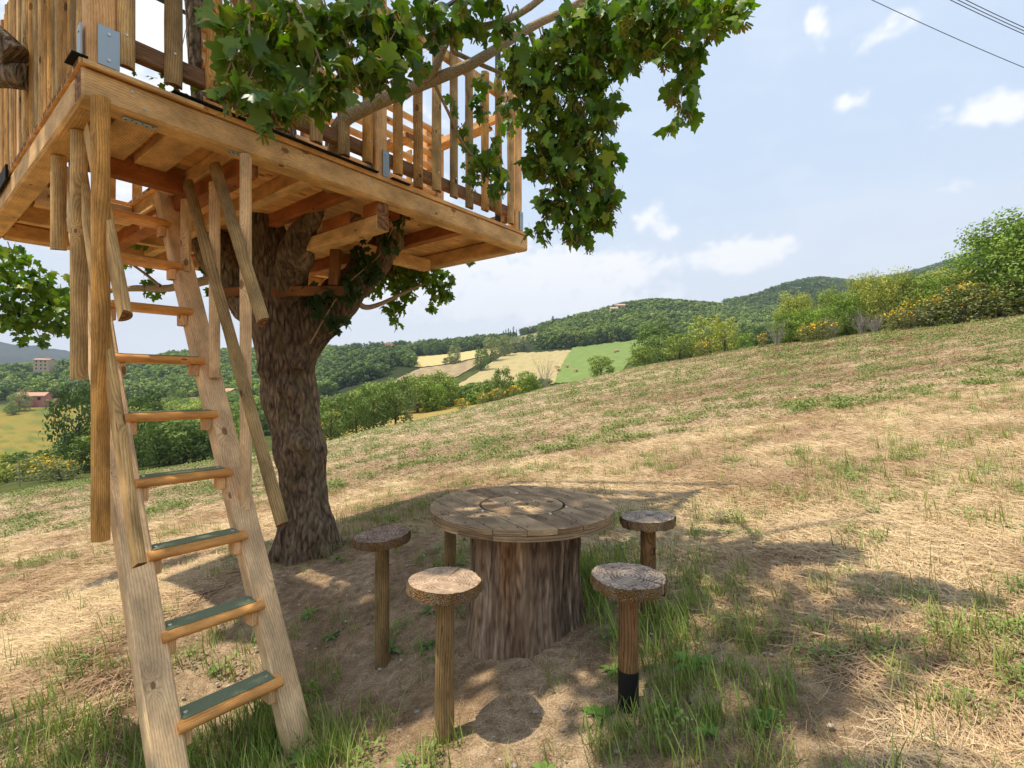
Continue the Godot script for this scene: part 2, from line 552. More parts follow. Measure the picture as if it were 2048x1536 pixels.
# ---------------------------------------------------------------- sky
func sky_texture() -> ImageTexture:
	var w := 2048
	var h := 1024
	var n := FastNoiseLite.new()
	n.seed = 8
	n.frequency = 1.0
	n.fractal_octaves = 5
	n.fractal_gain = 0.55
	# clouds: azimuth, elevation, half width, half height (degrees), weight
	var puffs := [[31.1, 31.6, 1.0, 1.3, 0.95], [31.8, 29.8, 0.8, 0.9, 0.6], [34.6, 28.7, 2.0, 0.9, 0.5], [36.4, 29.4, 1.8, 0.9, 0.5], [33.2, 25.1, 0.8, 0.6, 0.85], [34.9, 25.3, 0.9, 0.7, 0.85], [42.6, 22.0, 3.2, 1.2, 0.85], [45.0, 21.2, 2.4, 1.1, 0.8], [41.6, 16.5, 2.0, 0.7, 0.6], [26.2, 13.6, 3.2, 1.4, 1.05], [22.8, 13.3, 3.0, 1.2, 0.95], [24.5, 12.0, 2.6, 0.7, 0.75], [14.6, 17.3, 1.7, 1.1, 0.85], [16.4, 18.6, 1.7, 1.0, 0.62], [17.5, 16.0, 1.3, 0.7, 0.8], [12.0, 12.6, 5.0, 1.4, 0.85], [6.0, 12.0, 9.0, 2.4, 1.0], [-2.0, 11.5, 9.0, 3.0, 1.0], [9.0, 8.4, 12.0, 1.8, 0.75], [-14.0, 14.0, 12.0, 5.0, 0.95], [-30.0, 16.0, 16.0, 8.0, 0.95], [-20.0, 27.0, 14.0, 7.0, 0.75], [-38.0, 31.0, 12.0, 6.0, 0.8], [37.9, 29.6, 2.0, 1.3, 0.4], [29.6, 20.5, 1.2, 0.5, 0.45], [21.0, 17.0, 1.2, 0.5, 0.45], [36.0, 24.0, 3.0, 1.0, 0.35]]
	var out := PackedFloat32Array()
	out.resize(w * h * 3)
	var low := Color(0.655, 0.668, 0.685)
	var mid := Color(0.425, 0.515, 0.64)
	var top := Color(0.395, 0.48, 0.64)
	var o := 0
	for j in h:
		var el := 90.0 - 180.0 * (j + 0.5) / h
		var y := sin(deg_to_rad(el))
		var cy := cos(deg_to_rad(el))
		if el < -1.0:
			for i in w:
				out[o] = 0.24; out[o + 1] = 0.22; out[o + 2] = 0.15
				o += 3
			continue
		var sky := low.lerp(mid, smoothstep(-0.02, 0.42, y)).lerp(top, smoothstep(0.35, 1.0, y))
		for i in w:
			var az := 360.0 * (i + 0.5) / w
			if az > 180.0:
				az -= 360.0
			var ra := deg_to_rad(az)
			var x := sin(ra) * cy
			var z := cos(ra) * cy
			var cover := 0.0
			if absf(az) < 66.0 and el < 46.0:
				for p in puffs:
					var ax: float = (az - p[0]) / p[2]
					var ay: float = (el - p[1]) / p[3]
					var q := ax * ax + ay * ay
					if q < 6.0:
						cover += p[4] * exp(-q * 0.75)
			var a := 0.0
			if cover > 0.02:
				var f := 0.6 * n.get_noise_3d(x * 14.0, y * 24.0, z * 14.0) + 0.45 * n.get_noise_3d(x * 42.0, y * 60.0 + 7.0, z * 42.0)
				a = smoothstep(0.38, 1.12, minf(cover, 1.2) + f * 1.0 * minf(1.0, cover * 1.7)) * 0.92
			var thin := 0.10 * smoothstep(0.02, 0.5, n.get_noise_3d(x * 3.0, y * 7.0, z * 3.0 + 4.0)) + 0.06 * smoothstep(0.0, 0.5, n.get_noise_3d(x * 9.0, y * 22.0, z * 9.0))
			if absf(az) >= 55.0 or el > 40.0:    # the same loose fair-weather cloud all round
				a = maxf(a, 0.75 * smoothstep(0.06, 0.42, n.get_noise_3d(x * 3.2 + 11.0, y * 7.0, z * 3.2)) * smoothstep(55.0, 75.0, absf(az) + maxf(0.0, el - 25.0)))
			a = clampf(a + thin, 0, 1)
			out[o] = lerpf(sky.r, 0.73, a)
			out[o + 1] = lerpf(sky.g, 0.73, a)
			out[o + 2] = lerpf(sky.b, 0.74, a)
			o += 3
	return ImageTexture.create_from_image(Image.create_from_data(w, h, false, Image.FORMAT_RGBF, out.to_byte_array()))


# ---------------------------------------------------------------- the lie of the land
# each row: bearing (offset from straight ahead, as a slope x/d times 1007), then [distance, fall] pairs along it, the fall also as a slope times 1007
const LAND := [
	[-1424, [26, 330], [45, 300], [130, 192], [250, 82], [450, -8], [900, -28], [1700, -48], [2600, -168], [3300, -128]],
	[-1024, [32, 227], [50, 207], [90, 180], [130, 140], [200, 88], [250, 46], [330, 26], [450, -16], [600, -24], [900, -16], [1700, -23], [2600, -100], [3300, -70]],
	[-874, [35, 200], [55, 182], [90, 164], [130, 134], [200, 88], [250, 48], [330, 24], [450, -26], [520, -32], [900, -13], [1700, -13], [2600, -64], [3300, -28]],
	[-684, [38, 171], [60, 157], [100, 126], [140, 99], [200, 70], [260, 44], [330, 24], [450, -18], [600, -52], [900, -44], [2500, -8], [3300, -3]],
	[-384, [45, 125], [60, 122], [100, 104], [150, 82], [220, 54], [300, 20], [400, -22], [520, -52], [650, -62], [900, -40], [2500, -3], [3300, -3]],
	[-244, [52, 87], [65, 77], [85, 60], [110, 52], [150, 38], [220, 14], [300, -16], [400, -46], [520, -64], [650, -72], [900, -45], [2500, -3], [3300, -3]],
	[-164, [57, 70], [72, 60], [90, 46], [110, 40], [150, 28], [220, 4], [280, -16], [350, -36], [430, -54], [550, -68], [650, -76], [900, -50], [2500, -3], [3300, -3]],
	[-24, [62, 34], [80, 32], [100, 32], [150, 18], [190, 3], [250, -23], [330, -56], [400, -68], [500, -78], [650, -90], [900, -60], [2500, -3], [3300, -3]],
	[89, [65, 2], [80, 12], [100, 19], [150, 12], [190, -2], [250, -33], [330, -63], [400, -78], [500, -98], [650, -116], [900, -95], [2500, -3], [3300, -3]],
	[276, [60, -38], [80, -26], [100, -20], [150, -11], [190, -21], [250, -51], [330, -78], [400, -106], [500, -132], [650, -156], [900, -125], [2500, -3], [3300, -3]],
	[476, [55, -72], [70, -66], [100, -54], [150, -46], [250, -61], [330, -78], [400, -98], [500, -120], [650, -142], [900, -166], [1200, -160], [2500, -3], [3300, -3]],
	[596, [51, -87], [70, -78], [150, -68], [250, -78], [400, -108], [650, -158], [900, -196], [1200, -203], [1800, -150], [2500, -3], [3300, -3]],
	[726, [49, -104], [65, -100], [150, -90], [250, -100], [400, -123], [650, -163], [900, -190], [1200, -203], [1800, -180], [2500, -3], [3300, -3]],
	[1024, [45, -141], [60, -146], [100, -152], [150, -156], [250, -166], [400, -188], [650, -225], [900, -252], [1200, -284], [1800, -270], [2500, -3], [3300, -3]],
	[1476, [43, -200], [100, -208], [400, -248], [1200, -338], [1800, -320], [2500, -160], [3300, -3]],
]
const NT := 260      # bearings and distances of the height table
const ND := 190
var heights := PackedFloat32Array()
var edge_d := PackedFloat32Array()    # where the mown field ends along each bearing
var edge_h := PackedFloat32Array()


func along_row(k: int, d: float) -> float:
	var row: Array = LAND[k]
	var a: Array = row[1]
	if d <= a[0]:
		return -a[1] / 1007.0 * a[0]
	for q in range(2, row.size()):
		var b: Array = row[q]
		if d <= b[0]:
			var f: float = (log(d) - log(a[0])) / (log(b[0]) - log(a[0]))
			return lerpf(-a[1] / 1007.0 * a[0], -b[1] / 1007.0 * b[0], f)
		a = b
	return -a[1] / 1007.0 * a[0]


func survey() -> void:
	heights.resize(NT * ND)
	edge_d.resize(NT)
	edge_h.resize(NT)
	for i in NT:
		var t := lerpf(-1424.0, 1476.0, float(i) / (NT - 1))
		var k := 0
		while k < LAND.size() - 2 and LAND[k + 1][0] < t:
			k += 1
		var f: float = (t - LAND[k][0]) / (LAND[k + 1][0] - LAND[k][0])
		var k0 := maxi(k - 1, 0)
		var k3 := mini(k + 2, LAND.size() - 1)
		edge_d[i] = lerpf(LAND[k][1][0], LAND[k + 1][1][0], f)
		edge_h[i] = cubic_interpolate(-LAND[k][1][1] * LAND[k][1][0] / 1007.0, -LAND[k + 1][1][1] * LAND[k + 1][1][0] / 1007.0, -LAND[k0][1][1] * LAND[k0][1][0] / 1007.0, -LAND[k3][1][1] * LAND[k3][1][0] / 1007.0, f)
		for j in ND:
			var d := exp(lerpf(log(20.0), log(3300.0), float(j) / (ND - 1)))
			heights[i * ND + j] = cubic_interpolate(along_row(k, d), along_row(k + 1, d), along_row(k0, d), along_row(k3, d), f)


func bearing(x: float, d: float) -> Vector2:   # (place in the table, distance ahead)
	var z := maxf(d, 0.35 * sqrt(x * x + d * d))
	return Vector2(clampf((x / maxf(z, 0.001) * 1007.0 + 1424.0) / 2900.0, 0.0, 0.9999) * (NT - 1), z)


func ground(x: float, d: float) -> float:
	var b := bearing(x, d)
	var i := int(b.x)
	var f := b.x - i
	var ze := lerpf(edge_d[i], edge_d[i + 1], f)
	var he := lerpf(edge_h[i], edge_h[i + 1], f)
	var z := b.y
	var mound := 0.14 * exp(-((x + 1.5) * (x + 1.5) + (d - 3.9) * (d - 3.9)) / 2.6)
	mound -= 0.19 * exp(-((x + 1.1) * (x + 1.1) + (d - 2.15) * (d - 2.15)) / 0.605)
	var near := -1.2 + 0.15 * clampf(x, -60, 60)
	if z < ze:
		var want := he - (-1.2 + 0.15 * clampf(x / maxf(z, 0.01) * ze, -60, 60))
		var q := z / ze
		return near + want * q * q + mound
	var g := (log(z) - log(20.0)) / (log(3300.0) - log(20.0)) * (ND - 1)
	var j := clampi(int(g), 0, ND - 2)
	var w := clampf(g - j, 0, 1)
	var far := lerpf(lerpf(heights[i * ND + j], heights[(i + 1) * ND + j], f), lerpf(heights[i * ND + j + 1], heights[(i + 1) * ND + j + 1], f), w)
	return lerpf(he, far, smoothstep(0.0, 0.12, (z - ze) / ze))


func field_end(x: float, d: float) -> float:
	var b := bearing(x, d)
	return edge_d[int(b.x)]


# how bare and trodden the earth is (1 under the tree and round the table, 0 out in the field)
func bare(x: float, d: float) -> float:
	var a := Vector2((x + 0.30) / 1.4, (d - 1.7) / 1.2).length()
	var b := Vector2((x + 1.1) / 1.0, (d - 2.9) / 1.2).length()
	var q := minf(a, b) + 0.28 * fine.get_noise_2d(x * 9.0, d * 9.0) + 0.14 * fine.get_noise_2d(x * 40.0, d * 40.0)
	return 1.0 - smoothstep(0.75, 1.2, q)


# green growth in the field, 0 to 1
func lush(x: float, d: float) -> float:
	var g := 0.6 * broad.get_noise_2d(x * 3.4, d * 6.5) + 0.5 * broad.get_noise_2d(x * 14.0 + 40.0, d * 20.0)
	var ring := exp(-pow((Vector2(x - 0.2, d - 2.3).length() - 1.75) / 0.75, 2.0))
	var dry := 0.24 * smoothstep(0.75, 1.5, x) * (1.0 - smoothstep(2.4, 4.0, d)) + 0.22 * (1.0 - smoothstep(-2.0, -1.2, x)) * (1.0 - smoothstep(5.0, 9.0, d)) * smoothstep(1.9, 2.4, d)
	return clampf(0.26 + g * 1.25 + 0.22 * ring - dry, 0, 1)


func land_colour(x: float, d: float, h: float) -> Color:
	var ze := field_end(x, d)
	var r := sqrt(x * x + d * d)
	var t := x / maxf(d, 0.35 * r) * 1007.0
	var p1 := broad.get_noise_2d(x * 2.0, d * 2.0)
	var p2 := broad.get_noise_2d(x * 11.0 + 90.0, d * 11.0)
	if maxf(d, 0.35 * r) < ze:
		var straw := Color(0.44, 0.315, 0.18).lerp(Color(0.33, 0.215, 0.13), smoothstep(-0.2, 0.35, p1 + 0.5 * p2)).lerp(Color(0.52, 0.41, 0.26), smoothstep(0.1, 0.5, p2 - p1))
		var band := broad.get_noise_2d(x * 0.55 + 7.0, d * 1.3 + 0.4 * x)
		straw = straw.lerp(Color(0.23, 0.185, 0.085), smoothstep(0.0, 0.4, band + 0.3 * p2) * 0.4)
		straw = straw.lerp(Color(0.36, 0.22, 0.135), smoothstep(0.05, 0.4, broad.get_noise_2d(x * 1.3 + 60.0, d * 2.6)) * 0.55)
		var g := lush(x, d)
		straw = straw.lerp(Color(0.165, 0.185, 0.06), smoothstep(0.3, 0.8, g) * 0.7)
		var soil := Color(0.51, 0.405, 0.30).lerp(Color(0.38, 0.285, 0.205), smoothstep(-0.1, 0.3, fine.get_noise_2d(x * 14.0, d * 14.0)))
		var rim := smoothstep(0.86, 1.0, maxf(d, 0.35 * r) / ze)
		return straw.lerp(soil, bare(x, d)).lerp(Color(0.36, 0.33, 0.10), rim * 0.45)
	var green := Color(0.085, 0.125, 0.035).lerp(Color(0.14, 0.16, 0.05), smoothstep(-0.3, 0.3, p1))
	if d > 1500.0:
		return Color(0.045, 0.07, 0.035).lerp(Color(0.09, 0.10, 0.05), smoothstep(-0.1, 0.3, broad.get_noise_2d(x * 0.09, d * 0.04)))
	if d > 270.0 and t < 1400.0:
		return Color(0.05, 0.075, 0.025)
	if d > 118.0 and d < 262.0 and t < -560.0:    # the flowering meadow below the pink house
		var m := broad.get_noise_2d(x * 0.9, d * 2.4)
		return Color(0.36, 0.34, 0.085).lerp(Color(0.44, 0.34, 0.09), smoothstep(-0.05, 0.3, m)).lerp(Color(0.20, 0.26, 0.07), smoothstep(0.1, 0.4, -m))
	if t > -420.0 and t < 60.0 and d < 92.0:      # pale stubble below the crest
		return Color(0.56, 0.43, 0.19).lerp(Color(0.50, 0.42, 0.09), smoothstep(64.0, 84.0, d + 8.0 * p2))
	if t > 500.0 and d < 75.0:
		return Color(0.30, 0.27, 0.10)
	return green


func build_land() -> void:
	survey()
	var s := MB.new()
	var angles := []
	var a := -180.0
	while a < 180.01:
		angles.append(a)
		a += 0.36 if absf(a) < 54.0 else 4.0
	angles[-1] = 180.0
	var radii := []
	var r := 0.35
	while r < 3300.0:
		radii.append(r)
		r *= 1.032 if r < 14.0 else 1.045
	radii.append(3300.0)
	var na := angles.size()
	for r_ in radii:
		var rr: float = r_
		for a_ in angles:
			var x: float = rr * sin(deg_to_rad(a_))
			var d: float = rr * cos(deg_to_rad(a_))
			var h := ground(x, d)
			s.tint = land_colour(x, d, h) * 1.9
			if rr < 60.0:
				h += 0.014 * fine.get_noise_2d(x * 16.0, d * 16.0) + 0.03 * fine.get_noise_2d(x * 3.0, d * 3.0)
			elif d > 1500.0:
				h += 13.0 * broad.get_noise_2d(x * 0.1, d * 0.1)
			s.p(S(x, d, h), Vector3.UP)
	for j in radii.size() - 1:
		for i in na - 1:
			var k := j * na + i
			s.i.append_array([k, k + na, k + 1, k + 1, k + na, k + na + 1])
	# smooth normals
	var nn := PackedVector3Array()
	nn.resize(s.v.size())
	for k in range(0, s.i.size(), 3):
		var f := (s.v[s.i[k + 2]] - s.v[s.i[k]]).cross(s.v[s.i[k + 1]] - s.v[s.i[k]])
		if f.y < 0.0:
			var w := s.i[k + 1]
			s.i[k + 1] = s.i[k + 2]
			s.i[k + 2] = w
			f = -f
		f = f.normalized()
		nn[s.i[k]] += f
		nn[s.i[k + 1]] += f
		nn[s.i[k + 2]] += f
	for k in nn.size():
		s.n[k] = nn[k].normalized()
	tag(part(self, "ground", s.made(), M.ground), "dry mown hillside field running down into the green valley", "ground", "", "structure")
	# farmland on the far slope: bearings at the near and far end, distances
	sheet("stubble_field", [-124, -8, 84, 121], 182, 338, Color(0.46, 0.36, 0.17), Color(0.33, 0.29, 0.12), 40.0, "pale golden stubble field with curved mowing rows beside the green field")
	sheet("green_field", [84, 121, 212, 282], 182, 352, Color(0.15, 0.22, 0.05), Color(0.20, 0.265, 0.07), 30.0, "bright green sloping field right of the golden stubble field")
	sheet("wheat_field", [-196, -192, -26, -30], 345, 440, Color(0.55, 0.43, 0.18), Color(0.48, 0.40, 0.17), 14.0, "small golden wheat field between hedges left of the tall grey green trees")
	sheet("fallow_field", [-250, -180, -124, -30], 236, 336, Color(0.29, 0.21, 0.115), Color(0.38, 0.30, 0.15), 5.0, "brown fallow field below the small golden wheat field")
	sheet("ridge_meadow", [-330, -300, -205, -196], 500, 620, Color(0.46, 0.40, 0.17), Color(0.40, 0.36, 0.14), 6.0, "pale meadow on the ridge below the red roofed cottage")
	sheet("hilltop_clearing", [-10, 5, 55, 62], 470, 600, Color(0.24, 0.235, 0.10), Color(0.28, 0.25, 0.12), 6.0, "dry grass clearing on the ridge beneath the cypress row")
	sheet("hill_clearing", [520, 528, 575, 580], 800, 905, Color(0.50, 0.40, 0.20), Color(0.44, 0.37, 0.18), 4.0, "pale clearing on the round wooded hill")


func sheet(called: String, t: Array, d0: float, d1: float, ca: Color, cb: Color, rows: float, label: String) -> void:
	var s := MB.new()
	var nu := 60
	var nv := 40
	for j in nv + 1:
		var g := float(j) / nv
		for i in nu + 1:
			var f := float(i) / nu
			var d := lerpf(d0, d1, g)
			var tt := lerpf(lerpf(t[0], t[1], g), lerpf(t[2], t[3], g), f)
			tt += 3.0 * broad.get_noise_2d(d * 1.7 + t[0], f * 3.0) * (1.0 if (i == 0 or i == nu) else 0.0)
			d += (d1 - d0) * 0.05 * broad.get_noise_2d(tt * 0.9, d0) * (1.0 if (j == 0 or j == nv) else 0.0)
			var x := tt * d / 1007.0
			var row := sin((f * rows + 2.4 * g * g) * TAU) * 0.5 + 0.5
			var p := broad.get_noise_2d(x * 1.6, d * 1.1)
			s.tint = ca.lerp(cb, clampf(row * 0.75 + p * 1.2, 0, 1))
			s.p(S(x, d, ground(x, d) + 0.35 + 0.05 * row), Vector3(0, 1, 0.15).normalized())
	for j in nv:
		for i in nu:
			var k := j * (nu + 1) + i
			s.quad(k, k + 1, k + nu + 2, k + nu + 1)
	tag(part(self, called, s.made(), M.field), label, "field", "", "structure")


# ---------------------------------------------------------------- grass, straw and weeds
func blade(s: MB, at: Vector3, yaw: float, lean: float, l: float, w: float, curl: float, c0: Color, c1: Color) -> void:
	var dir := Vector3(cos(yaw), 0, sin(yaw))
	var side := Vector3(-sin(yaw), 0, cos(yaw))
	var p := at
	var a := lean
	var first := s.v.size()
	for k in 4:
		var f := k / 3.0
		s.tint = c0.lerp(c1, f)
		var ww := w * (1.0 - f * f) * 0.5
		var nn := (Vector3.UP * sin(a) + dir * cos(a) * -1.0).normalized()
		if k < 3:
			s.p(p - side * ww, nn); s.p(p + side * ww, nn)
		else:
			s.p(p, nn)
		p += (dir * sin(a) + Vector3.UP * cos(a)) * l / 3.0
		a += curl
	for k in 2:
		s.quad(first + k * 2, first + k * 2 + 1, first + k * 2 + 3, first + k * 2 + 2)
	s.tri(first + 4, first + 5, first + 6)


func tuft_mesh(count: int, spread: float, l0: float, l1: float, w: float, lean: float, curl: float) -> ArrayMesh:
	var s := MB.new()
	for k in count:
		var a := rng.randf() * TAU
		var r := spread * sqrt(rng.randf())
		var g := rng.randf_range(0.75, 1.25)
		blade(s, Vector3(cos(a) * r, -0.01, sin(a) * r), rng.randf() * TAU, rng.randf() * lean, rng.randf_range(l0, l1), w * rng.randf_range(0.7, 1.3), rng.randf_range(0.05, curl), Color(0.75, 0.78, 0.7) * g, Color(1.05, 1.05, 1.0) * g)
	return s.made()


func straw_mesh(count: int, spread: float, l0: float, l1: float, w: float, up: float) -> ArrayMesh:
	var s := MB.new()
	for k in count:
		var a := rng.randf() * TAU
		var r := spread * sqrt(rng.randf())
		var at := Vector3(cos(a) * r, rng.randf() * 0.012, sin(a) * r)
		var yaw := rng.randf() * TAU
		var lift := rng.randf() * rng.randf() * up
		var l := rng.randf_range(l0, l1)
		var dir := Vector3(cos(yaw) * cos(lift), sin(lift), sin(yaw) * cos(lift))
		var side := Vector3(-sin(yaw), 0.5, cos(yaw)).normalized() * w * rng.randf_range(0.6, 1.4) * 0.5
		var g := rng.randf_range(0.6, 1.3)
		s.tint = Color(g, g * rng.randf_range(0.92, 1.03), g * rng.randf_range(0.8, 1.05))
		var mid := at + dir * l * 0.5 + Vector3.UP * l * rng.randf_range(-0.02, 0.06) + side * rng.randf_range(-6, 6)
		var end := at + dir * l
		var nn := Vector3.UP
		var q := s.p(at - side, nn); s.p(at + side, nn); s.p(mid - side, nn); s.p(mid + side, nn); s.p(end - side * 0.6, nn); s.p(end + side * 0.6, nn)
		s.quad(q, q + 1, q + 3, q + 2)
		s.quad(q + 2, q + 3, q + 5, q + 4)
	return s.made()


func weed_mesh(count: int, r: float, tall: float, size: float) -> ArrayMesh:   # a low clump of small oval leaves
	var s := MB.new()
	for k in count:
		var a := rng.randf() * TAU
		var q := sqrt(rng.randf())
		var at := Vector3(cos(a) * r * q, tall * rng.randf_range(0.15, 1.0) * sqrt(1.0 - q * q * 0.8), sin(a) * r * q)
		var yaw := rng.randf() * TAU
		var pitch := rng.randf_range(-0.2, 0.9)
		var dir := Vector3(cos(yaw) * cos(pitch), sin(pitch), sin(yaw) * cos(pitch))
		var side := dir.cross(Vector3.UP).normalized()
		var nn := side.cross(dir).normalized()
		var l := size * rng.randf_range(0.6, 1.3)
		var g := rng.randf_range(0.7, 1.3)
		s.tint = Color(g, g, g * 0.9)
		var b := s.p(at, nn); s.p(at + dir * l * 0.5 + side * l * 0.28, nn); s.p(at + dir * l - Vector3.UP * l * 0.1, nn); s.p(at + dir * l * 0.5 - side * l * 0.28, nn)
		s.quad(b, b + 1, b + 2, b + 3)
	for k in count / 9:
		var a := rng.randf() * TAU
		var q := r * 0.7 * sqrt(rng.randf())
		blade(s, Vector3(cos(a) * q * 0.4, 0, sin(a) * q * 0.4), a, 0.35, tall * 0.9, 0.003, 0.1, Color(0.7, 0.75, 0.6), Color(0.9, 0.9, 0.8))
	return s.made()


func rosette_mesh(count: int, l: float, w: float) -> ArrayMesh:    # broad basal leaves, toothed
	var s := MB.new()
	for k in count:
		var yaw := TAU * k / count + rng.randf_range(-0.4, 0.4)
		var ll := l * rng.randf_range(0.6, 1.15)
		var dir := Vector3(cos(yaw), 0, sin(yaw))
		var side := Vector3(-sin(yaw), 0, cos(yaw))
		var rise := rng.randf_range(0.25, 0.9)
		var g := rng.randf_range(0.75, 1.2)
		s.tint = Color(g, g, g * 0.9)
		var last := -1
		for q in 7:
			var f := q / 6.0
			var up := rise * ll * (f - 0.75 * f * f)
			var ww := w * ll * sin(PI * minf(1.0, 0.12 + f * 0.9)) * (1.0 + (0.22 if q % 2 else -0.12))
			var c := dir * ll * f + Vector3.UP * (up + 0.005)
			var b := s.p(c - side * ww + Vector3.UP * ww * 0.3, Vector3.UP); s.p(c, Vector3.UP); s.p(c + side * ww + Vector3.UP * ww * 0.3, Vector3.UP)
			if last >= 0:
				s.quad(last, last + 1, b + 1, b)
				s.quad(last + 1, last + 2, b + 2, b + 1)
			last = b
	return s.made()


func spot(x: float, d: float, size: float, sink := 0.0) -> Transform3D:
	var b := Basis(Vector3.UP, rng.randf() * TAU).scaled(Vector3(size, size * rng.randf_range(0.8, 1.2), size))
	return Transform3D(Basis(Vector3(0.0, 0, 1), 0.149) * b, S(x, d, ground(x, d) - sink))


func taken(x: float, d: float) -> bool:   # trunk, stump
	return Vector2(x - 0.05, d - 2.47).length() < 0.31 or Vector2(x + 1.6, d - 3.95).length() < 0.26


func build_grass() -> void:
	var far := 62.0
	# straw litter, standing stubble, green grass, weeds
	var kinds := {"straw_litter": [], "stubble_grass": [], "grass": [], "weed": [], "tall_grass": [], "rosette_weed": [], "field_straw": [], "field_grass": [], "field_weed": []}
	var tints := {}
	for k in kinds:
		tints[k] = []
	for k in 62000:          # near ground, denser close by
		var d := 0.75 + 9.0 * pow(rng.randf(), 1.75)
		var x := (rng.randf() * 2.0 - 1.0) * (d * 1.12 + 0.4)
		if taken(x, d):
			continue
		var b := bare(x, d)
		var g := lush(x, d)
		var pick := rng.randf()
		if pick < 0.5:
			if b < 0.35 and rng.randf() > b * 1.5:
				kinds.straw_litter.append(spot(x, d, rng.randf_range(0.7, 1.25)))
				var w := rng.randf_range(0.75, 1.15)
				tints.straw_litter.append(Color(0.68, 0.515, 0.31).lerp(Color(0.45, 0.305, 0.19), smoothstep(-0.25, 0.35, broad.get_noise_2d(x * 5.0, d * 5.0) + rng.randf_range(-0.2, 0.2))) * w)
			elif rng.randf() < 0.05:
				kinds.straw_litter.append(spot(x, d, rng.randf_range(0.4, 0.7)))
				tints.straw_litter.append(Color(0.36, 0.26, 0.16) * rng.randf_range(0.6, 1.1))
		elif pick < 0.68:
			if rng.randf() > b + g * 0.5:
				kinds.stubble_grass.append(spot(x, d, rng.randf_range(0.6, 1.1)))
				tints.stubble_grass.append(Color(0.52, 0.36, 0.19) * rng.randf_range(0.7, 1.15))
		elif pick < 0.89:
			if rng.randf() < (g * 1.5 - 0.12) * (1.0 - b * 0.80):
				kinds.grass.append(spot(x, d, rng.randf_range(0.5, 1.2)))
				tints.grass.append(Color(0.23, 0.31, 0.07).lerp(Color(0.40, 0.40, 0.13), rng.randf()) * rng.randf_range(0.7, 1.2))
		elif pick < 0.975:
			if rng.randf() < (g * 1.4 - 0.2) * (1.0 - b * 0.8):
				kinds.weed.append(spot(x, d, rng.randf_range(0.5, 1.2)))
				tints.weed.append(Color(0.17, 0.27, 0.06).lerp(Color(0.26, 0.35, 0.085), rng.randf()) * rng.randf_range(0.8, 1.2))
		elif pick < 0.99:
			if rng.randf() < g and b < 0.7:
				kinds.tall_grass.append(spot(x, d, rng.randf_range(0.6, 1.2)))
				tints.tall_grass.append(Color(0.20, 0.30, 0.07).lerp(Color(0.40, 0.36, 0.15), rng.randf()))
		elif d < 5.0 and rng.randf() < g * 1.2 - b * 0.3:
			kinds.rosette_weed.append(spot(x, d, rng.randf_range(0.35, 0.8)))
			tints.rosette_weed.append(Color(0.12, 0.22, 0.05).lerp(Color(0.17, 0.27, 0.06), rng.randf()))
	for k in 26000:          # cut straw lies thickest out in the sun
		var d := 1.2 + 7.5 * pow(rng.randf(), 1.4)
		var x := (rng.randf() * 2.0 - 1.0) * (d * 1.12 + 0.4)
		if taken(x, d) or bare(x, d) > 0.15 or rng.randf() < lush(x, d) * 0.9:
			continue
		kinds.straw_litter.append(spot(x, d, rng.randf_range(0.7, 1.25)))
		tints.straw_litter.append(Color(0.80, 0.63, 0.40).lerp(Color(0.60, 0.42, 0.25), smoothstep(-0.2, 0.35, broad.get_noise_2d(x * 5.0, d * 5.0) + rng.randf_range(-0.2, 0.2))) * rng.randf_range(0.85, 1.15))
	# the tufts that stand out: beside the table, round the stool feet, at the ladder's foot
	for e in [[0.42, 2.75, 0.22, 60, 1.2], [0.55, 2.9, 0.25, 50, 1.1], [0.36, 2.45, 0.12, 22, 1.0], [-0.22, 1.74, 0.06, 7, 0.7], [0.45, 1.66, 0.12, 20, 0.8], [0.30, 1.62, 0.10, 12, 0.8], [-1.3, 1.66, 0.36, 120, 1.15], [-1.7, 1.95, 0.42, 120, 1.15], [-1.45, 1.45, 0.30, 80, 1.0], [-1.15, 2.1, 0.24, 60, 1.1], [-2.1, 2.1, 0.3, 60, 1.0], [-0.75, 1.7, 0.16, 26, 0.9], [-0.92, 1.95, 0.25, 42, 1.0], [-0.62, 1.95, 0.14, 24, 1.0], [-1.05, 2.35, 0.22, 26, 0.9], [0.75, 1.75, 0.2, 34, 0.9], [0.62, 2.2, 0.18, 44, 1.0], [0.75, 2.55, 0.3, 60, 0.95], [1.0, 2.3, 0.25, 36, 0.8], [0.55, 1.9, 0.16, 24, 0.9], [0.95, 1.95, 0.2, 22, 0.8], [-0.1, 3.3, 0.4, 40, 0.9], [0.9, 2.7, 0.35, 44, 0.9], [-1.35, 1.52, 0.25, 40, 1.0],  [0.62, 1.5, 0.18, 18, 0.8]]:
		for k in e[3]:
			var a := rng.randf() * TAU
			var q: float = e[2] * sqrt(rng.randf())
			var x: float = e[0] + cos(a) * q
			var d: float = e[1] + sin(a) * q
			if taken(x, d):
				continue
			kinds.grass.append(spot(x, d, e[4] * rng.randf_range(0.7, 1.25)))
			tints.grass.append(Color(0.22, 0.31, 0.06).lerp(Color(0.34, 0.39, 0.10), rng.randf()) * rng.randf_range(0.8, 1.2))
	for e in [[-1.28, 1.62], [-1.42, 1.78], [-1.18, 1.9], [-1.05, 1.78], [-1.55, 1.7], [-0.98, 2.05], [0.52, 1.72], [0.3, 1.75], [0.62, 1.6], [-0.85, 1.66],  [-1.7, 2.0], [0.8, 1.6], [0.7, 1.95], [-1.0, 1.62]]:
		kinds.rosette_weed.append(spot(e[0], e[1], rng.randf_range(0.45, 0.8)))
		tints.rosette_weed.append(Color(0.11, 0.22, 0.04) * rng.randf_range(0.85, 1.25))
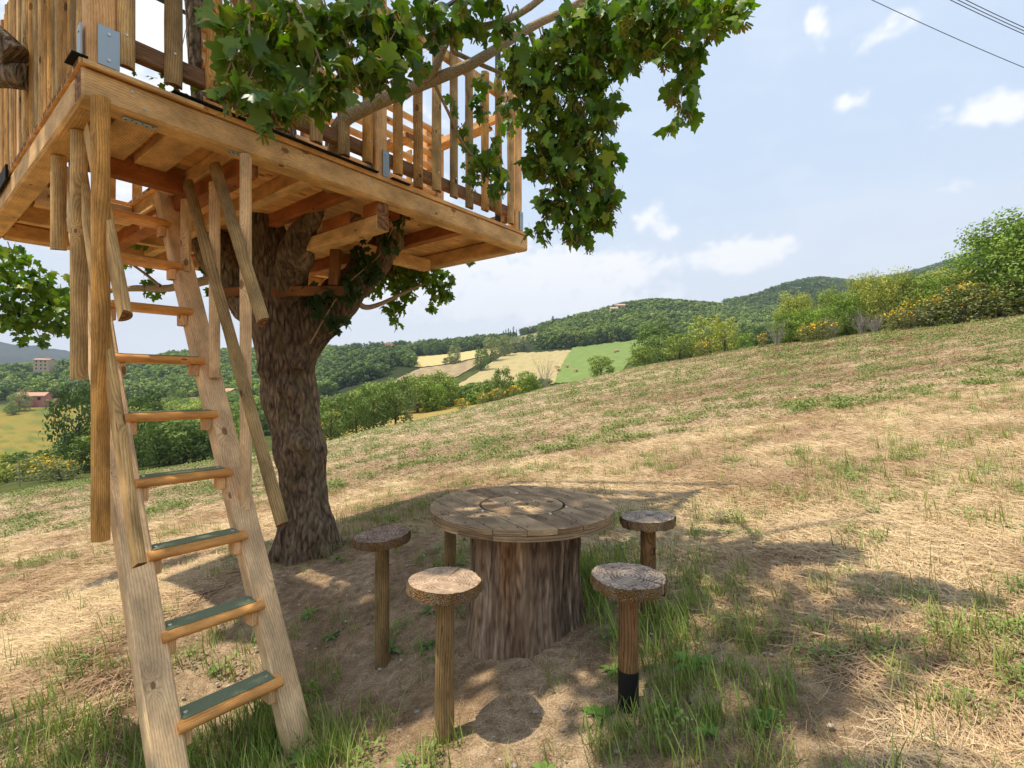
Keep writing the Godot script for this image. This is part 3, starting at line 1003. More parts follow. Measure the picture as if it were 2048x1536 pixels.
	for k in 100000:          # the rest of the field
		var d := 8.0 + (far - 8.0) * pow(rng.randf(), 1.35)
		var x := (rng.randf() * 2.0 - 1.0) * d * 1.12
		if d > field_end(x, d) * 1.02:
			continue
		var g := lush(x, d)
		var big := clampf(d / 16.0, 0.9, 2.0)
		var pick := rng.randf()
		if pick < 0.34:
			kinds.field_straw.append(spot(x, d, big * rng.randf_range(0.7, 1.3)))
			tints.field_straw.append(Color(0.60, 0.465, 0.29).lerp(Color(0.40, 0.28, 0.17), smoothstep(-0.25, 0.35, broad.get_noise_2d(x * 0.55 + 7.0, d * 1.3 + 0.4 * x) + 0.5 * broad.get_noise_2d(x * 2.0, d * 2.0) + rng.randf_range(-0.25, 0.25))) * rng.randf_range(0.8, 1.15))
		elif pick < 0.70:
			if rng.randf() < g * 1.6 - 0.15:
				kinds.field_grass.append(spot(x, d, big * rng.randf_range(0.5, 1.0)))
				tints.field_grass.append(Color(0.23, 0.275, 0.085).lerp(Color(0.42, 0.38, 0.16), rng.randf()) * rng.randf_range(0.8, 1.2))
		elif rng.randf() < g * 1.5 - 0.25:
			kinds.field_weed.append(spot(x, d, big * rng.randf_range(0.6, 1.5)))
			tints.field_weed.append(Color(0.19, 0.255, 0.07).lerp(Color(0.30, 0.33, 0.11), rng.randf()))
	var look := {
		"straw_litter": [straw_mesh(32, 0.16, 0.03, 0.145, 0.0020, 0.32), M.straw, "pale cut straw lying over the field", "straw"],
		"stubble_grass": [tuft_mesh(14, 0.06, 0.03, 0.11, 0.0028, 0.9, 0.3), M.straw, "dry yellow grass stubble standing in the field", "stubble"],
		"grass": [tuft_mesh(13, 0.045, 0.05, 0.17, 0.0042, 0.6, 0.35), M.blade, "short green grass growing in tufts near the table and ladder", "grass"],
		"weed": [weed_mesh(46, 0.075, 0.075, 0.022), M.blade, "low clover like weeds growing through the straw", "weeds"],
		"tall_grass": [tuft_mesh(4, 0.02, 0.22, 0.42, 0.0026, 0.3, 0.22), M.blade, "thin tall grass stalks standing singly", "grass"],
		"rosette_weed": [rosette_mesh(9, 0.12, 0.16), M.blade, "broad leaved weeds lying in rosettes near the ladder foot", "weeds"],
		"field_straw": [straw_mesh(38, 0.38, 0.04, 0.12, 0.006, 0.6), M.straw, "dry straw covering the far part of the field", "straw"],
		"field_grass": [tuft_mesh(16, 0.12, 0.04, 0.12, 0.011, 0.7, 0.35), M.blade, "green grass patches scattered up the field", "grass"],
		"field_weed": [weed_mesh(34, 0.11, 0.09, 0.045), M.blade, "leafy green weed tufts scattered up the field", "weeds"],
	}
	for k in kinds:
		stuff(self, k, look[k][0], look[k][1], kinds[k], tints[k], look[k][2], look[k][3])
	# stones on the trodden earth
	var st := []
	var tn := []
	var sm := SphereMesh.new()
	sm.radius = 0.5
	sm.height = 0.8
	sm.radial_segments = 8
	sm.rings = 4
	for k in 1500:
		var x := rng.randf_range(-2.0, 1.4)
		var d := rng.randf_range(1.1, 3.6)
		if rng.randf() > bare(x, d) + 0.05 or taken(x, d):
			continue
		var z := 0.006 + 0.022 * pow(rng.randf(), 4.0)
		st.append(Transform3D(Basis.from_euler(Vector3(rng.randf(), rng.randf() * TAU, rng.randf())).scaled(Vector3(z, z * 0.6, z * 0.8)), S(x, d, ground(x, d) + z * 0.1)))
		var g := rng.randf_range(0.5, 1.25)
		tn.append(Color(0.40 * g, 0.34 * g, 0.27 * g))
	var stm := mat(Color(1, 1, 1), 0.95)
	stm.vertex_color_use_as_albedo = true
	stuff(self, "pebbles", sm, stm, st, tn, "small pebbles and crumbs of earth on the bare soil", "pebbles")


# ---------------------------------------------------------------- trees and shrubs of the valley
# a crown one unit tall and about one wide, standing on y = 0: lumps of foliage made of many small leaf faces
func crown_mesh(leaves: int, lumps: int, size: float, low: float, shape: int) -> ArrayMesh:
	var s := MB.new()
	var mid := []
	for k in lumps:
		var a := TAU * (k * 0.618) + rng.randf_range(-0.3, 0.3)
		var f := (k + 0.5) / lumps
		var y := lerpf(low, 0.93, f)
		var e := (y - low) / (1.0 - low)
		var wide := sqrt(maxf(0.0, 1.0 - pow(absf(e - 0.42) / 0.6, 2.2))) * 0.40
		if shape == 1:      # narrow cone
			wide = 0.12 * (1.0 - e) + 0.015
		elif shape == 2:    # ragged and open
			wide *= rng.randf_range(0.5, 1.25)
		var q := wide * rng.randf_range(0.55, 1.0)
		var r := rng.randf_range(0.13, 0.2) * (1.0 if shape != 1 else 0.42)
		mid.append([Vector3(cos(a) * q, y, sin(a) * q), r, rng.randf_range(0.72, 1.28)])
	for k in leaves:
		var m: Array = mid[rng.randi() % lumps]
		var dir := Vector3(rng.randfn(), rng.randfn() + 0.25, rng.randfn()).normalized()
		var rr: float = m[1] * pow(rng.randf(), 0.35) * (1.0 + 0.35 * fine.get_noise_3dv(dir * 14.0 + m[0] * 60.0))
		var p: Vector3 = m[0] + dir * rr * Vector3(1.05, 0.85, 1.05)
		if p.y < low * 0.6:
			continue
		var nn := (dir + Vector3(rng.randfn(), rng.randfn() + 0.6, rng.randfn()) * 0.45).normalized()
		var x := nn.cross(Vector3(rng.randfn(), rng.randfn(), rng.randfn())).normalized() * size * rng.randf_range(0.6, 1.3)
		var y := nn.cross(x).normalized() * size * rng.randf_range(0.35, 0.7)
		var g: float = m[2] * rng.randf_range(0.75, 1.25)
		s.tint = Color(g * rng.randf_range(0.9, 1.12), g, g * rng.randf_range(0.8, 1.05))
		var sn := (nn * 0.6 + dir * 0.7).normalized()
		var b := s.p(p - x, sn); s.p(p - y, sn); s.p(p + x, sn); s.p(p + y, sn)
		s.quad(b, b + 1, b + 2, b + 3)
	return s.made()


func bole_mesh(low: float, shape: int) -> ArrayMesh:
	var s := MB.new()
	s.tint = Color(1, 1, 1)
	var top := 0.62
	limb(s, [Vector3(0, -0.05, 0), Vector3(0.01, low, 0.005), Vector3(-0.01, top, 0.01)], [0.035, 0.026, 0.008], 6)
	for k in (6 if shape != 1 else 0):
		var a := k * 2.4
		var y := lerpf(low * 0.8, top * 0.85, k / 6.0)
		var o := Vector3(cos(a), 0, sin(a))
		limb(s, [Vector3(0, y, 0), o * 0.12 + Vector3(0, y + 0.1, 0), o * 0.27 + Vector3(0, y + 0.2, 0)], [0.014, 0.009, 0.003], 4)
	return s.made()


var crowns := []     # kind -> [crown mesh, bole mesh]
var small_crowns := []


func leaf_tones() -> void:
	var base := {"oak": Color(0.118, 0.165, 0.042), "bush": Color(0.185, 0.225, 0.052), "dark": Color(0.075, 0.112, 0.03), "poplar": Color(0.20, 0.225, 0.10), "fresh": Color(0.165, 0.235, 0.04), "broom": Color(0.175, 0.185, 0.07), "yellow_green": Color(0.27, 0.28, 0.06), "willow": Color(0.175, 0.20, 0.115), "cypress": Color(0.03, 0.046, 0.02)}
	for k in base:
		var c: Color = base[k]
		c *= 1.62
		tone[k] = leaf_mat(c.linear_to_srgb(), 0.65, Color(0.6, 0.7, 0.2))
	tone.many = leaf_mat(Color(1, 1, 1), 0.65, Color(0.6, 0.7, 0.2))
	tone.bark = mat(lin(0.10, 0.08, 0.06), 0.95)
	tone.grey = mat(lin(0.26, 0.24, 0.21), 0.95)
	tone.flower = leaf_mat(lin(0.74, 0.47, 0.02), 0.7, Color(0.3, 0.22, 0.02))


func tree(kind: int, leaf: String, x: float, d: float, tall: float, wide: float, called: String, label: String, category: String, group := "", detail := 0) -> Node3D:
	var o := thing(called, label, category, S(x, d, ground(x, d) - 0.02 * tall), group)
	var set_: Array = crowns[kind] if detail == 0 else (small_crowns[kind] if detail == 1 else grand)
	var b := Basis(Vector3.UP, rng.randf() * TAU).scaled(Vector3(wide, tall, wide))
	part(o, "crown", set_[0], tone[leaf], Transform3D(b))
	if detail != 1 or rng.randf() < 0.5:
		part(o, "trunk", set_[1], tone.bark, Transform3D(b))
	return o


var grand := []


func blossom(o: Node3D, tall: float, wide: float, n: int) -> void:   # yellow flowers on the tips of a shrub
	var s := MB.new()
	for k in n:
		var a := rng.randf() * TAU
		var e := rng.randf_range(0.3, 1.4)
		var dir := Vector3(cos(a) * cos(e), sin(e), sin(a) * cos(e))
		var p := dir * Vector3(wide * 0.52, tall * 0.62, wide * 0.52) * rng.randf_range(0.85, 1.12) + Vector3(0, tall * 0.38, 0)
		if fine.get_noise_3dv(p * 10.0) < -0.05:
			continue
		for q in 3:
			var c := p + Vector3(rng.randfn(), rng.randfn(), rng.randfn()) * 0.07
			var nn := Vector3(rng.randfn(), rng.randfn() + 1.0, rng.randfn()).normalized()
			var x := nn.cross(Vector3(rng.randfn(), 0.3, rng.randfn())).normalized() * 0.085
			var y := nn.cross(x)
			var b := s.p(c - x, nn); s.p(c - y, nn); s.p(c + x, nn); s.p(c + y, nn)
			s.quad(b, b + 1, b + 2, b + 3)
	if s.v.size():
		tag(part(o, "blossom", s.made(), tone.flower), "bright yellow flowers")


func at_bearing(t: float, d: float) -> Vector2:
	return Vector2(t / 1007.0 * d, d)


func build_plants() -> void:
	leaf_tones()
	for k in 3:
		crowns.append([crown_mesh(2600, 26, 0.030, 0.10, 0), bole_mesh(0.14, 0)])
		small_crowns.append([crown_mesh(760, 14, 0.062, 0.08, 0), bole_mesh(0.12, 0)])
	crowns.append([crown_mesh(1500, 24, 0.030, 0.03, 2), bole_mesh(0.1, 0)])        # 3: ragged shrub
	small_crowns.append([crown_mesh(460, 16, 0.062, 0.03, 2), bole_mesh(0.1, 0)])
	crowns.append([crown_mesh(900, 30, 0.022, 0.03, 1), bole_mesh(0.05, 1)])        # 4: cypress
	small_crowns.append([crown_mesh(420, 22, 0.03, 0.03, 1), bole_mesh(0.05, 1)])
	grand = [crown_mesh(11000, 46, 0.017, 0.08, 2), bole_mesh(0.16, 0)]
	# --- trees one can single out: bearing, distance, height, width, kind, leaf, name, label
	var single := [
		[-362, 46, 4.4, 4.6, 0, "oak", "round_tree", "leftmost of the four round trees at the field's lower edge, beside the maple trunk"],
		[-312, 49, 4.2, 3.6, 1, "oak", "round_tree", "second of the four round trees, dark trunk bases showing below it"],
		[-277, 52, 4.7, 4.4, 2, "oak", "round_tree", "third of the four round trees, with a short bare trunk"],
		[-232, 54, 5.1, 4.6, 0, "oak", "round_tree", "rightmost and tallest of the four round trees, standing apart on pale stubble"],
		[-20, 74, 4.8, 3.7, 1, "oak", "leafy_tree", "single upright tree in front of the stubble field, taller than the bushes beside it"],
		[178, 72, 3.4, 4.4, 2, "bush", "round_shrub", "lone round shrub on the crest in front of the green field"],
		[283, 92, 9.2, 8.6, 0, "oak", "round_tree", "dark round tree just right of the green field"],
		[262, 68, 3.2, 4.6, 2, "bush", "round_shrub", "low green bush under the dark round tree on the crest"],
		[-868, 62, 11.4, 6.6, 1, "dark", "dark_tree", "tall dark oak left of the ladder, in front of the meadow"],
		[-742, 60, 8.8, 7.0, 0, "dark", "dark_tree", "dark oak seen between the ladder stiles"],
		[-748, 52, 6.4, 4.6, 2, "oak", "leafy_tree", "leafy tree in the hedge seen between the handrail and the ladder"],
		[-655, 56, 5.0, 8.0, 1, "oak", "hedge_bush", "broad dense hedge bush seen between the lower ladder rungs"],
		[-685, 57, 4.5, 6.5, 0, "oak", "hedge_bush", "left end of the broad hedge behind the ladder rungs"],
		[-615, 57, 4.6, 6.0, 2, "oak", "hedge_bush", "right end of the broad hedge behind the ladder"],
		[-985, 236, 8.8, 10.0, 0, "poplar", "spreading_tree", "pale spreading tree in front of the pink farmhouse"],
		[-1000, 226, 4.6, 6.0, 1, "oak", "round_shrub", "dark bush at the foot of the pale spreading tree"],
		[-670, 245, 9.5, 10.0, 2, "oak", "spreading_tree", "big dark tree left of the stone farmhouse"],
		[-560, 235, 9.0, 9.0, 0, "fresh", "leafy_tree", "bright green tree beside the white parasol"],
		[-114, 330, 12.5, 10.5, 0, "poplar", "tall_tree", "pale rounded poplar above the small golden field"],
		[-62, 262, 12.4, 9.5, 1, "oak", "leafy_tree", "dark tree at the left corner of the stubble field"],
		[-42, 298, 15.0, 13.0, 2, "poplar", "tall_tree", "leftmost tall grey green tree in the row behind the stubble field"],
		[-14, 322, 13.5, 11.0, 1, "poplar", "tall_tree", "middle tall grey green tree in the row behind the stubble field"],
		[8, 345, 12.0, 10.5, 0, "willow", "tall_tree", "silvery willow at the right of the row behind the stubble field"],
		[24, 348, 9.0, 8.0, 2, "willow", "tall_tree", "small silvery willow at the right end of the row"],
		[-200, 448, 11.5, 10.0, 1, "poplar", "tall_tree", "pale tree at the left end of the small golden field"],
		[-150, 446, 12.0, 9.0, 0, "dark", "leafy_tree", "dark tree standing at the back of the small golden field"],
		[-172, 447, 11.0, 7.0, 2, "oak", "leafy_tree", "narrow green tree at the back of the small golden field"],
		[-124, 338, 5.0, 12.0, 1, "dark", "hedge_bush", "dark hedge below the pale poplar"],
		[62, 500, 13.0, 11.0, 0, "oak", "leafy_tree", "tall tree at the right end of the cypress row on the ridge"],
		[336, 57, 3.0, 4.4, 1, "bush", "round_shrub", "low round bush at the crest left of the first yellow broom"],
		[395, 60, 4.8, 5.4, 3, "yellow_green", "spreading_shrub", "wide yellow green shrub on the crest right of the dark round tree"],
		[425, 56, 3.8, 3.6, 3, "yellow_green", "spreading_shrub", "narrow yellow green shrub at the crest beside a pale dead stem"],
	]
	for e in single:
		var p := at_bearing(e[0], e[1])
		tree(e[4], e[5], p.x, p.y, e[2], e[3], e[6], e[7], "shrub" if (e[6] as String).ends_with("shrub") or (e[6] as String).ends_with("bush") else "tree", "", 0)
	# --- the big trees at the right end of the field's upper edge
	for e in [[890, 47, 5.0, 5.6, "yellow_green", "tall light green tree left of the great tree at the right edge"], [975, 46, 9.0, 9.6, "fresh", "great spreading tree at the right end of the field"], [1070, 42, 9.0, 10.0, "fresh", "dark tree cut by the right edge of the picture"], [820, 50, 5.8, 6.2, "bush", "bushy tree with dry olive leaves in the upper hedge"], [760, 51, 6.0, 5.4, "yellow_green", "light green tree standing up from the middle of the upper hedge"], [668, 53, 4.6, 4.6, "fresh", "rounded bright green shrub low in the upper hedge"], [702, 54, 6.6, 4.4, "yellow_green", "thin topped light tree above the upper hedge"], [570, 54, 5.4, 4.8, "yellow_green", "ragged yellow green tree near the lower end of the upper hedge"], [548, 53, 3.4, 4.0, "fresh", "small bright green bush near the lower end of the upper hedge"], [600, 51, 3.2, 5.2, "fresh", "broad bright green bush above the dry brush of the upper hedge"], [860, 47, 4.6, 5.0, "fresh", "leafy bush in front of the olive leaved tree in the upper hedge"], [640, 55, 5.4, 5.0, "bush", "dull green tree behind the bright shrubs of the upper hedge"]]:
		var p := at_bearing(e[0], e[1])
		tree(0, e[4], p.x, p.y, e[2], e[3], "hedge_tree", e[5], "tree", "", 2)
	# --- broom with yellow flowers
	var brooms := [[500, 50, 1.4, 1.0, "first yellow flowering broom, standing alone at the lower end of the hedge"], [592, 47, 1.7, 2.2, "yellow broom among grey dead stems in the upper hedge"], [622, 47, 2.0, 2.2, "yellow broom below the rounded bright green shrub"], [772, 46, 1.9, 2.4, "small flowering broom right of the grey dead brush"], [835, 45.5, 2.8, 5.0, "wide broom with scattered yellow flowers in front of the hedge"], [905, 44.5, 3.6, 4.6, "tallest broom, covered in yellow flowers, left of the great tree"], [980, 43.5, 3.2, 5.0, "grey green broom with few flowers under the great tree"], [384, 55, 1.6, 2.0, "low yellow broom left of the wide yellow green shrub"], [-905, 48, 2.0, 4.4, "yellow broom thicket at the lower left, beside the hedge"], [-940, 52, 2.4, 5.0, "greyer broom left of the yellow thicket in the valley hedge"], [-578, 62, 3.4, 3.6, "yellow broom glimpsed between the ladder and the maple trunk"], [-360, 60, 3.4, 4.4, "yellow broom behind the leftmost round tree"], [-58, 64, 1.5, 2.0, "yellow broom at the middle of the crest below the single tree"], [-28, 66, 1.6, 2.4, "yellow broom right under the single tree on the crest"], [4, 67, 1.4, 2.2, "last yellow broom of the crest towards the green field"], [-100, 63, 1.4, 2.0, "yellow broom at the end of the yellow strip below the crest"]]
	for e in brooms:
		var p := at_bearing(e[0], e[1])
		var o := tree(3, "broom", p.x, p.y, e[2], e[3] * 1.1, "broom_shrub", e[4], "shrub")
		blossom(o, e[2], e[3], int(22 * e[3]) if e[0] != 980 else 20)
	# --- dry brush and bare stems
	for e in [[0 + 66, 64, 4.4, "leafless grey tree in front of the stubble field"], [530, 50, 3.0, "pale dead stem beside the first yellow broom"], [640, 47.5, 2.6, "grey dead brush in the middle of the upper hedge"], [700, 47, 2.8, "grey tangle of dead stems left of the small flowering broom"], [805, 46, 2.2, "brown dead brush below the olive leaved tree"], [725, 46, 2.2, "low grey dead brush on the edge of the mown field"], [-205, 66, 4.6, "bare grey stems among the bushes right of the round trees"]]:
		var p := at_bearing(e[0], e[1])
		var o := thing("bare_shrub", e[3], "shrub", S(p.x, p.y, ground(p.x, p.y) - 0.05))
		var s := MB.new()
		for k in (26 if e[1] < 60 else 20):
			var a := rng.randf() * TAU
			var l: float = e[2] * rng.randf_range(0.45, 1.05)
			var o2 := Vector3(cos(a), 0, sin(a)) * l * rng.randf_range(0.15, 0.75)
			limb(s, [Vector3.ZERO + o2 * 0.06, o2 * 0.45 + Vector3(0, l * 0.5, 0), o2 + Vector3(0, l, 0)], [0.022, 0.013, 0.004], 4)
			limb(s, [o2 * 0.3 + Vector3(0, l * 0.33, 0), o2 * 0.9 + Vector3(rng.randf() - 0.5, l * 0.7, rng.randf() - 0.5) * 0.8], [0.011, 0.004], 4)
			limb(s, [o2 * 0.7 + Vector3(0, l * 0.72, 0), o2 * 1.1 + Vector3(rng.randf() - 0.5, l * 0.95, rng.randf() - 0.5)], [0.009, 0.003], 4)
			limb(s, [o2 * 0.45 + Vector3(0, l * 0.5, 0), o2 * 0.3 + Vector3(rng.randf() - 0.5, l * 0.8, rng.randf() - 0.5)], [0.016, 0.005], 4)
		part(o, "stems", s.made(), tone.grey)
	# --- woods: [bearing from, to, distance from, to, how many, height from, to, leaves, group, label]
	var woods := [
		[-1080, -560, 58, 112, 95, 2.6, 6.0, ["bush", "oak", "fresh", "bush", "yellow_green"], "bushes of the hedge at the valley bottom", "%s bush in the hedge at the valley bottom left of the maple"],
		[-420, -120, 76, 190, 190, 3.5, 6.4, ["bush", "fresh", "yellow_green", "oak", "bush"], "bushes behind the four round trees", "%s bushy tree in the thicket behind the four round trees"],
		[-130, 72, 72, 165, 130, 2.0, 3.9, ["bush", "fresh", "oak"], "bushes below the stubble field", "%s bushy tree in the thicket below the stubble field"],
		[-700, -420, 110, 225, 120, 4.0, 9.0, ["bush", "yellow_green", "fresh", "oak"], "bushes seen through the ladder", "%s bush on the slope between ladder and maple"],
		[-1120, -640, 268, 560, 900, 7.0, 11.5, ["oak", "oak", "bush", "dark", "fresh"], "trees of the wood behind the pink farmhouse", "%s tree in the wood behind the pink farmhouse"],
		[-690, -360, 262, 660, 1000, 7.0, 11.5, ["oak", "oak", "bush", "fresh"], "trees of the wood behind the stone farmhouse", "%s tree in the wood above the stone farmhouse"],
		[-400, -195, 296, 470, 420, 8.0, 11.5, ["dark", "oak", "dark"], "trees of the dark wood in the middle", "%s tree in the dense wood left of the golden field"],
		[-400, 70, 560, 680, 330, 6.0, 11.0, ["oak", "dark", "oak"], "trees along the ridge", "%s tree along the ridge behind the golden fields"],
		[-200, 60, 448, 520, 130, 7.0, 12.0, ["dark", "oak"], "trees under the ridge", "%s tree in the belt under the ridge"],
		[60, 300, 356, 690, 1300, 7.0, 12.0, ["oak", "dark", "oak", "bush"], "trees of the wooded hill above the green field", "%s tree on the wooded hill above the green field"],
		[285, 560, 190, 700, 1700, 7.0, 12.0, ["oak", "oak", "bush", "dark"], "trees of the wooded hill right of the green field", "%s tree on the wooded hill right of the green field"],
		[430, 1100, 640, 1290, 2600, 9.5, 14.0, ["dark", "oak", "dark"], "trees of the far hills", "%s tree on the far wooded hill"],
		[430, 1000, 70, 200, 70, 2.6, 4.4, ["bush", "oak", "fresh"], "bushes behind the upper hedge", "%s bush behind the hedge of the upper field edge"],
	]
	var all := []
	for w in woods:
		for k in w[4]:
			var d := sqrt(lerpf(w[2] * w[2], w[3] * w[3], rng.randf()))
			var t: float = lerpf(w[0], w[1], rng.randf())
			var lim := 352.0 if t > 84.0 else 345.0
			if t > -124 and t < 284 and d > 176 and d < lim:
				continue
			if d > 325 and d < 445 and t > -200 and t < -20:
				continue
			if d > 225 and d < 340 and t > -255 and t < -20:
				continue
			if d > 490 and d < 625 and t > -335 and t < -190:
				continue
			if d > 455 and d < 605 and t > -15 and t < 62:
				continue
			if d > 790 and d < 910 and t > 515 and t < 585:
				continue
			if d > 118 and d < 262 and t < -850:
				continue
			if d > 225 and d < 272 and t > -650 and t < -520:
				continue
			if d > 400 and d < 452 and t > -962 and t < -908:
				continue
			var p := at_bearing(t, d)
			var tall: float = rng.randf_range(w[5], w[6])
			if t < -885.0 and d < 120.0:
				tall *= 0.5
			var wide: float = tall * rng.randf_range(0.95, 1.35)
			var leaves: Array = w[7]
			all.append([tall * wide / (d * d), p.x, d, tall, wide, leaves[rng.randi() % leaves.size()], w[8], w[9], ", %s %s" % [["front", "middle", "back"][clampi(int(3.0 * (d - w[2]) / (w[3] - w[2])), 0, 2)], ["leftmost", "left", "centre", "right", "rightmost"][clampi(int(5.0 * (t - w[0]) / (w[1] - w[0])), 0, 4)]]])
	all.sort_custom(func(a, b): return a[0] > b[0])
	var rest := [[], [], []]
	var restc := [[], [], []]
	for k in all.size():
		var e: Array = all[k]
		var kind := rng.randi() % 3
		if k < 290:
			tree(kind, e[5], e[1], e[2], e[3], e[4], "wood_tree", e[7] % {"oak": "mid green", "dark": "dark green", "bush": "yellowish green", "fresh": "bright green", "yellow_green": "pale green"}[e[5]] + e[8], "tree", e[6], 0 if e[3] / e[2] > 0.042 else 1)
		else:
			var c: Color = (tone[e[5]] as StandardMaterial3D).albedo_color.srgb_to_linear() * rng.randf_range(0.68, 1.35)
			rest[kind].append(Transform3D(Basis(Vector3.UP, rng.randf() * TAU).scaled(Vector3(e[4], e[3], e[4])), S(e[1], e[2], ground(e[1], e[2]) - 0.1 * e[3])))
			restc[kind].append(c)
	for k in 3:
		stuff(self, "distant_wood", small_crowns[k][0], tone.many, rest[k], restc[k], ["broadleaf woods covering the distant hills", "mixed woods covering the distant hills", "oak woods covering the distant hills"][k], "woods")
	# --- cypresses on the ridges
	var rank := -1
	for e in [[-42, 10], [-36, 14], [-29, 16], [-24, 13], [-16, 19], [-11, 21], [-6, 22], [-2, 18], [4, 24], [10, 17], [33, 15], [38, 11], [43, 16]]:
		rank += 1
		var p := at_bearing(e[0] - 1.0, 585.0)
		tree(4, "cypress", p.x, p.y, e[1] * 0.62, e[1] * (0.5 if e[0] < 20 else 0.75), "cypress", "%s cypress from the left in the row on the ridge" % ["first", "second", "third", "fourth", "fifth", "sixth", "seventh", "eighth", "ninth", "tenth", "eleventh", "twelfth", "thirteenth"][rank], "cypress", "cypresses along the ridge", 1)
	for e in [[82, 560, 18, "tall cypress at the foot of the wooded hill's skyline"], [112, 570, 15, "broad cypress right of the tall one on the hill's skyline"], [-898, 430, 13, "first cypress right of the tower house"], [-889, 430, 11, "middle cypress right of the tower house"], [-878, 430, 13, "last cypress right of the tower house, next to the ladder post"]]:
		var p := at_bearing(e[0], e[1])
		tree(4, "cypress", p.x, p.y, e[2], e[2] * 1.1, "cypress", e[3], "cypress", "", 1)


# ---------------------------------------------------------------- houses, bales, far garden
func slab_part(o: Node3D, called: String, c: Vector3, size: Vector3, m: Material) -> MeshInstance3D:
	var b := BoxMesh.new()
	b.size = size
	return part(o, called, b, m, Transform3D(Basis(), c))


func gable(o: Node3D, w: float, l: float, eave: float, rise: float, over: float, m: Material) -> MeshInstance3D:
	# roof with its ridge along x
	var s := MB.new()
	var a := w / 2 + over
	var b := l / 2 + over
	var th := 0.22
	for side in [-1, 1]:
		var z: float = b * side
		s.flat(Vector3(-a, eave - 0.25, z), Vector3(a, eave - 0.25, z), Vector3(a, eave + rise, 0), Vector3(-a, eave + rise, 0), Vector3(0, 1, side))
		s.flat(Vector3(-a, eave - 0.25 - th, z), Vector3(a, eave - 0.25 - th, z), Vector3(a, eave - 0.25, z), Vector3(-a, eave - 0.25, z), Vector3(0, 0, side))
		s.flat(Vector3(-a, eave - 0.25 - th, z), Vector3(a, eave - 0.25 - th, z), Vector3(a, eave + rise - th, 0), Vector3(-a, eave + rise - th, 0), Vector3(0, -1, 0))
		s.flat(Vector3(a * side, eave - 0.25 - th, -b), Vector3(a * side, eave + rise - th, 0), Vector3(a * side, eave + rise, 0), Vector3(a * side, eave - 0.25, -b), Vector3(side, 0, 0))
		s.flat(Vector3(a * side, eave - 0.25 - th, b), Vector3(a * side, eave + rise - th, 0), Vector3(a * side, eave + rise, 0), Vector3(a * side, eave - 0.25, b), Vector3(side, 0, 0))
	return part(o, "roof", s.made(), m)


func walls(o: Node3D, w: float, l: float, eave: float, rise: float, m: Material) -> MeshInstance3D:
	var s := MB.new()
	for side in [-1, 1]:
		s.flat(Vector3(-w / 2, -1.5, l / 2 * side), Vector3(w / 2, -1.5, l / 2 * side), Vector3(w / 2, eave, l / 2 * side), Vector3(-w / 2, eave, l / 2 * side), Vector3(0, 0, side))
		s.flat(Vector3(w / 2 * side, -1.5, -l / 2), Vector3(w / 2 * side, -1.5, l / 2), Vector3(w / 2 * side, eave, l / 2), Vector3(w / 2 * side, eave, -l / 2), Vector3(side, 0, 0))
		s.flat(Vector3(w / 2 * side, eave, -l / 2), Vector3(w / 2 * side, eave, l / 2), Vector3(w / 2 * side, eave + rise - 0.3, 0.01), Vector3(w / 2 * side, eave + rise - 0.3, -0.01), Vector3(side, 0, 0))
	return part(o, "wall", s.made(), m)


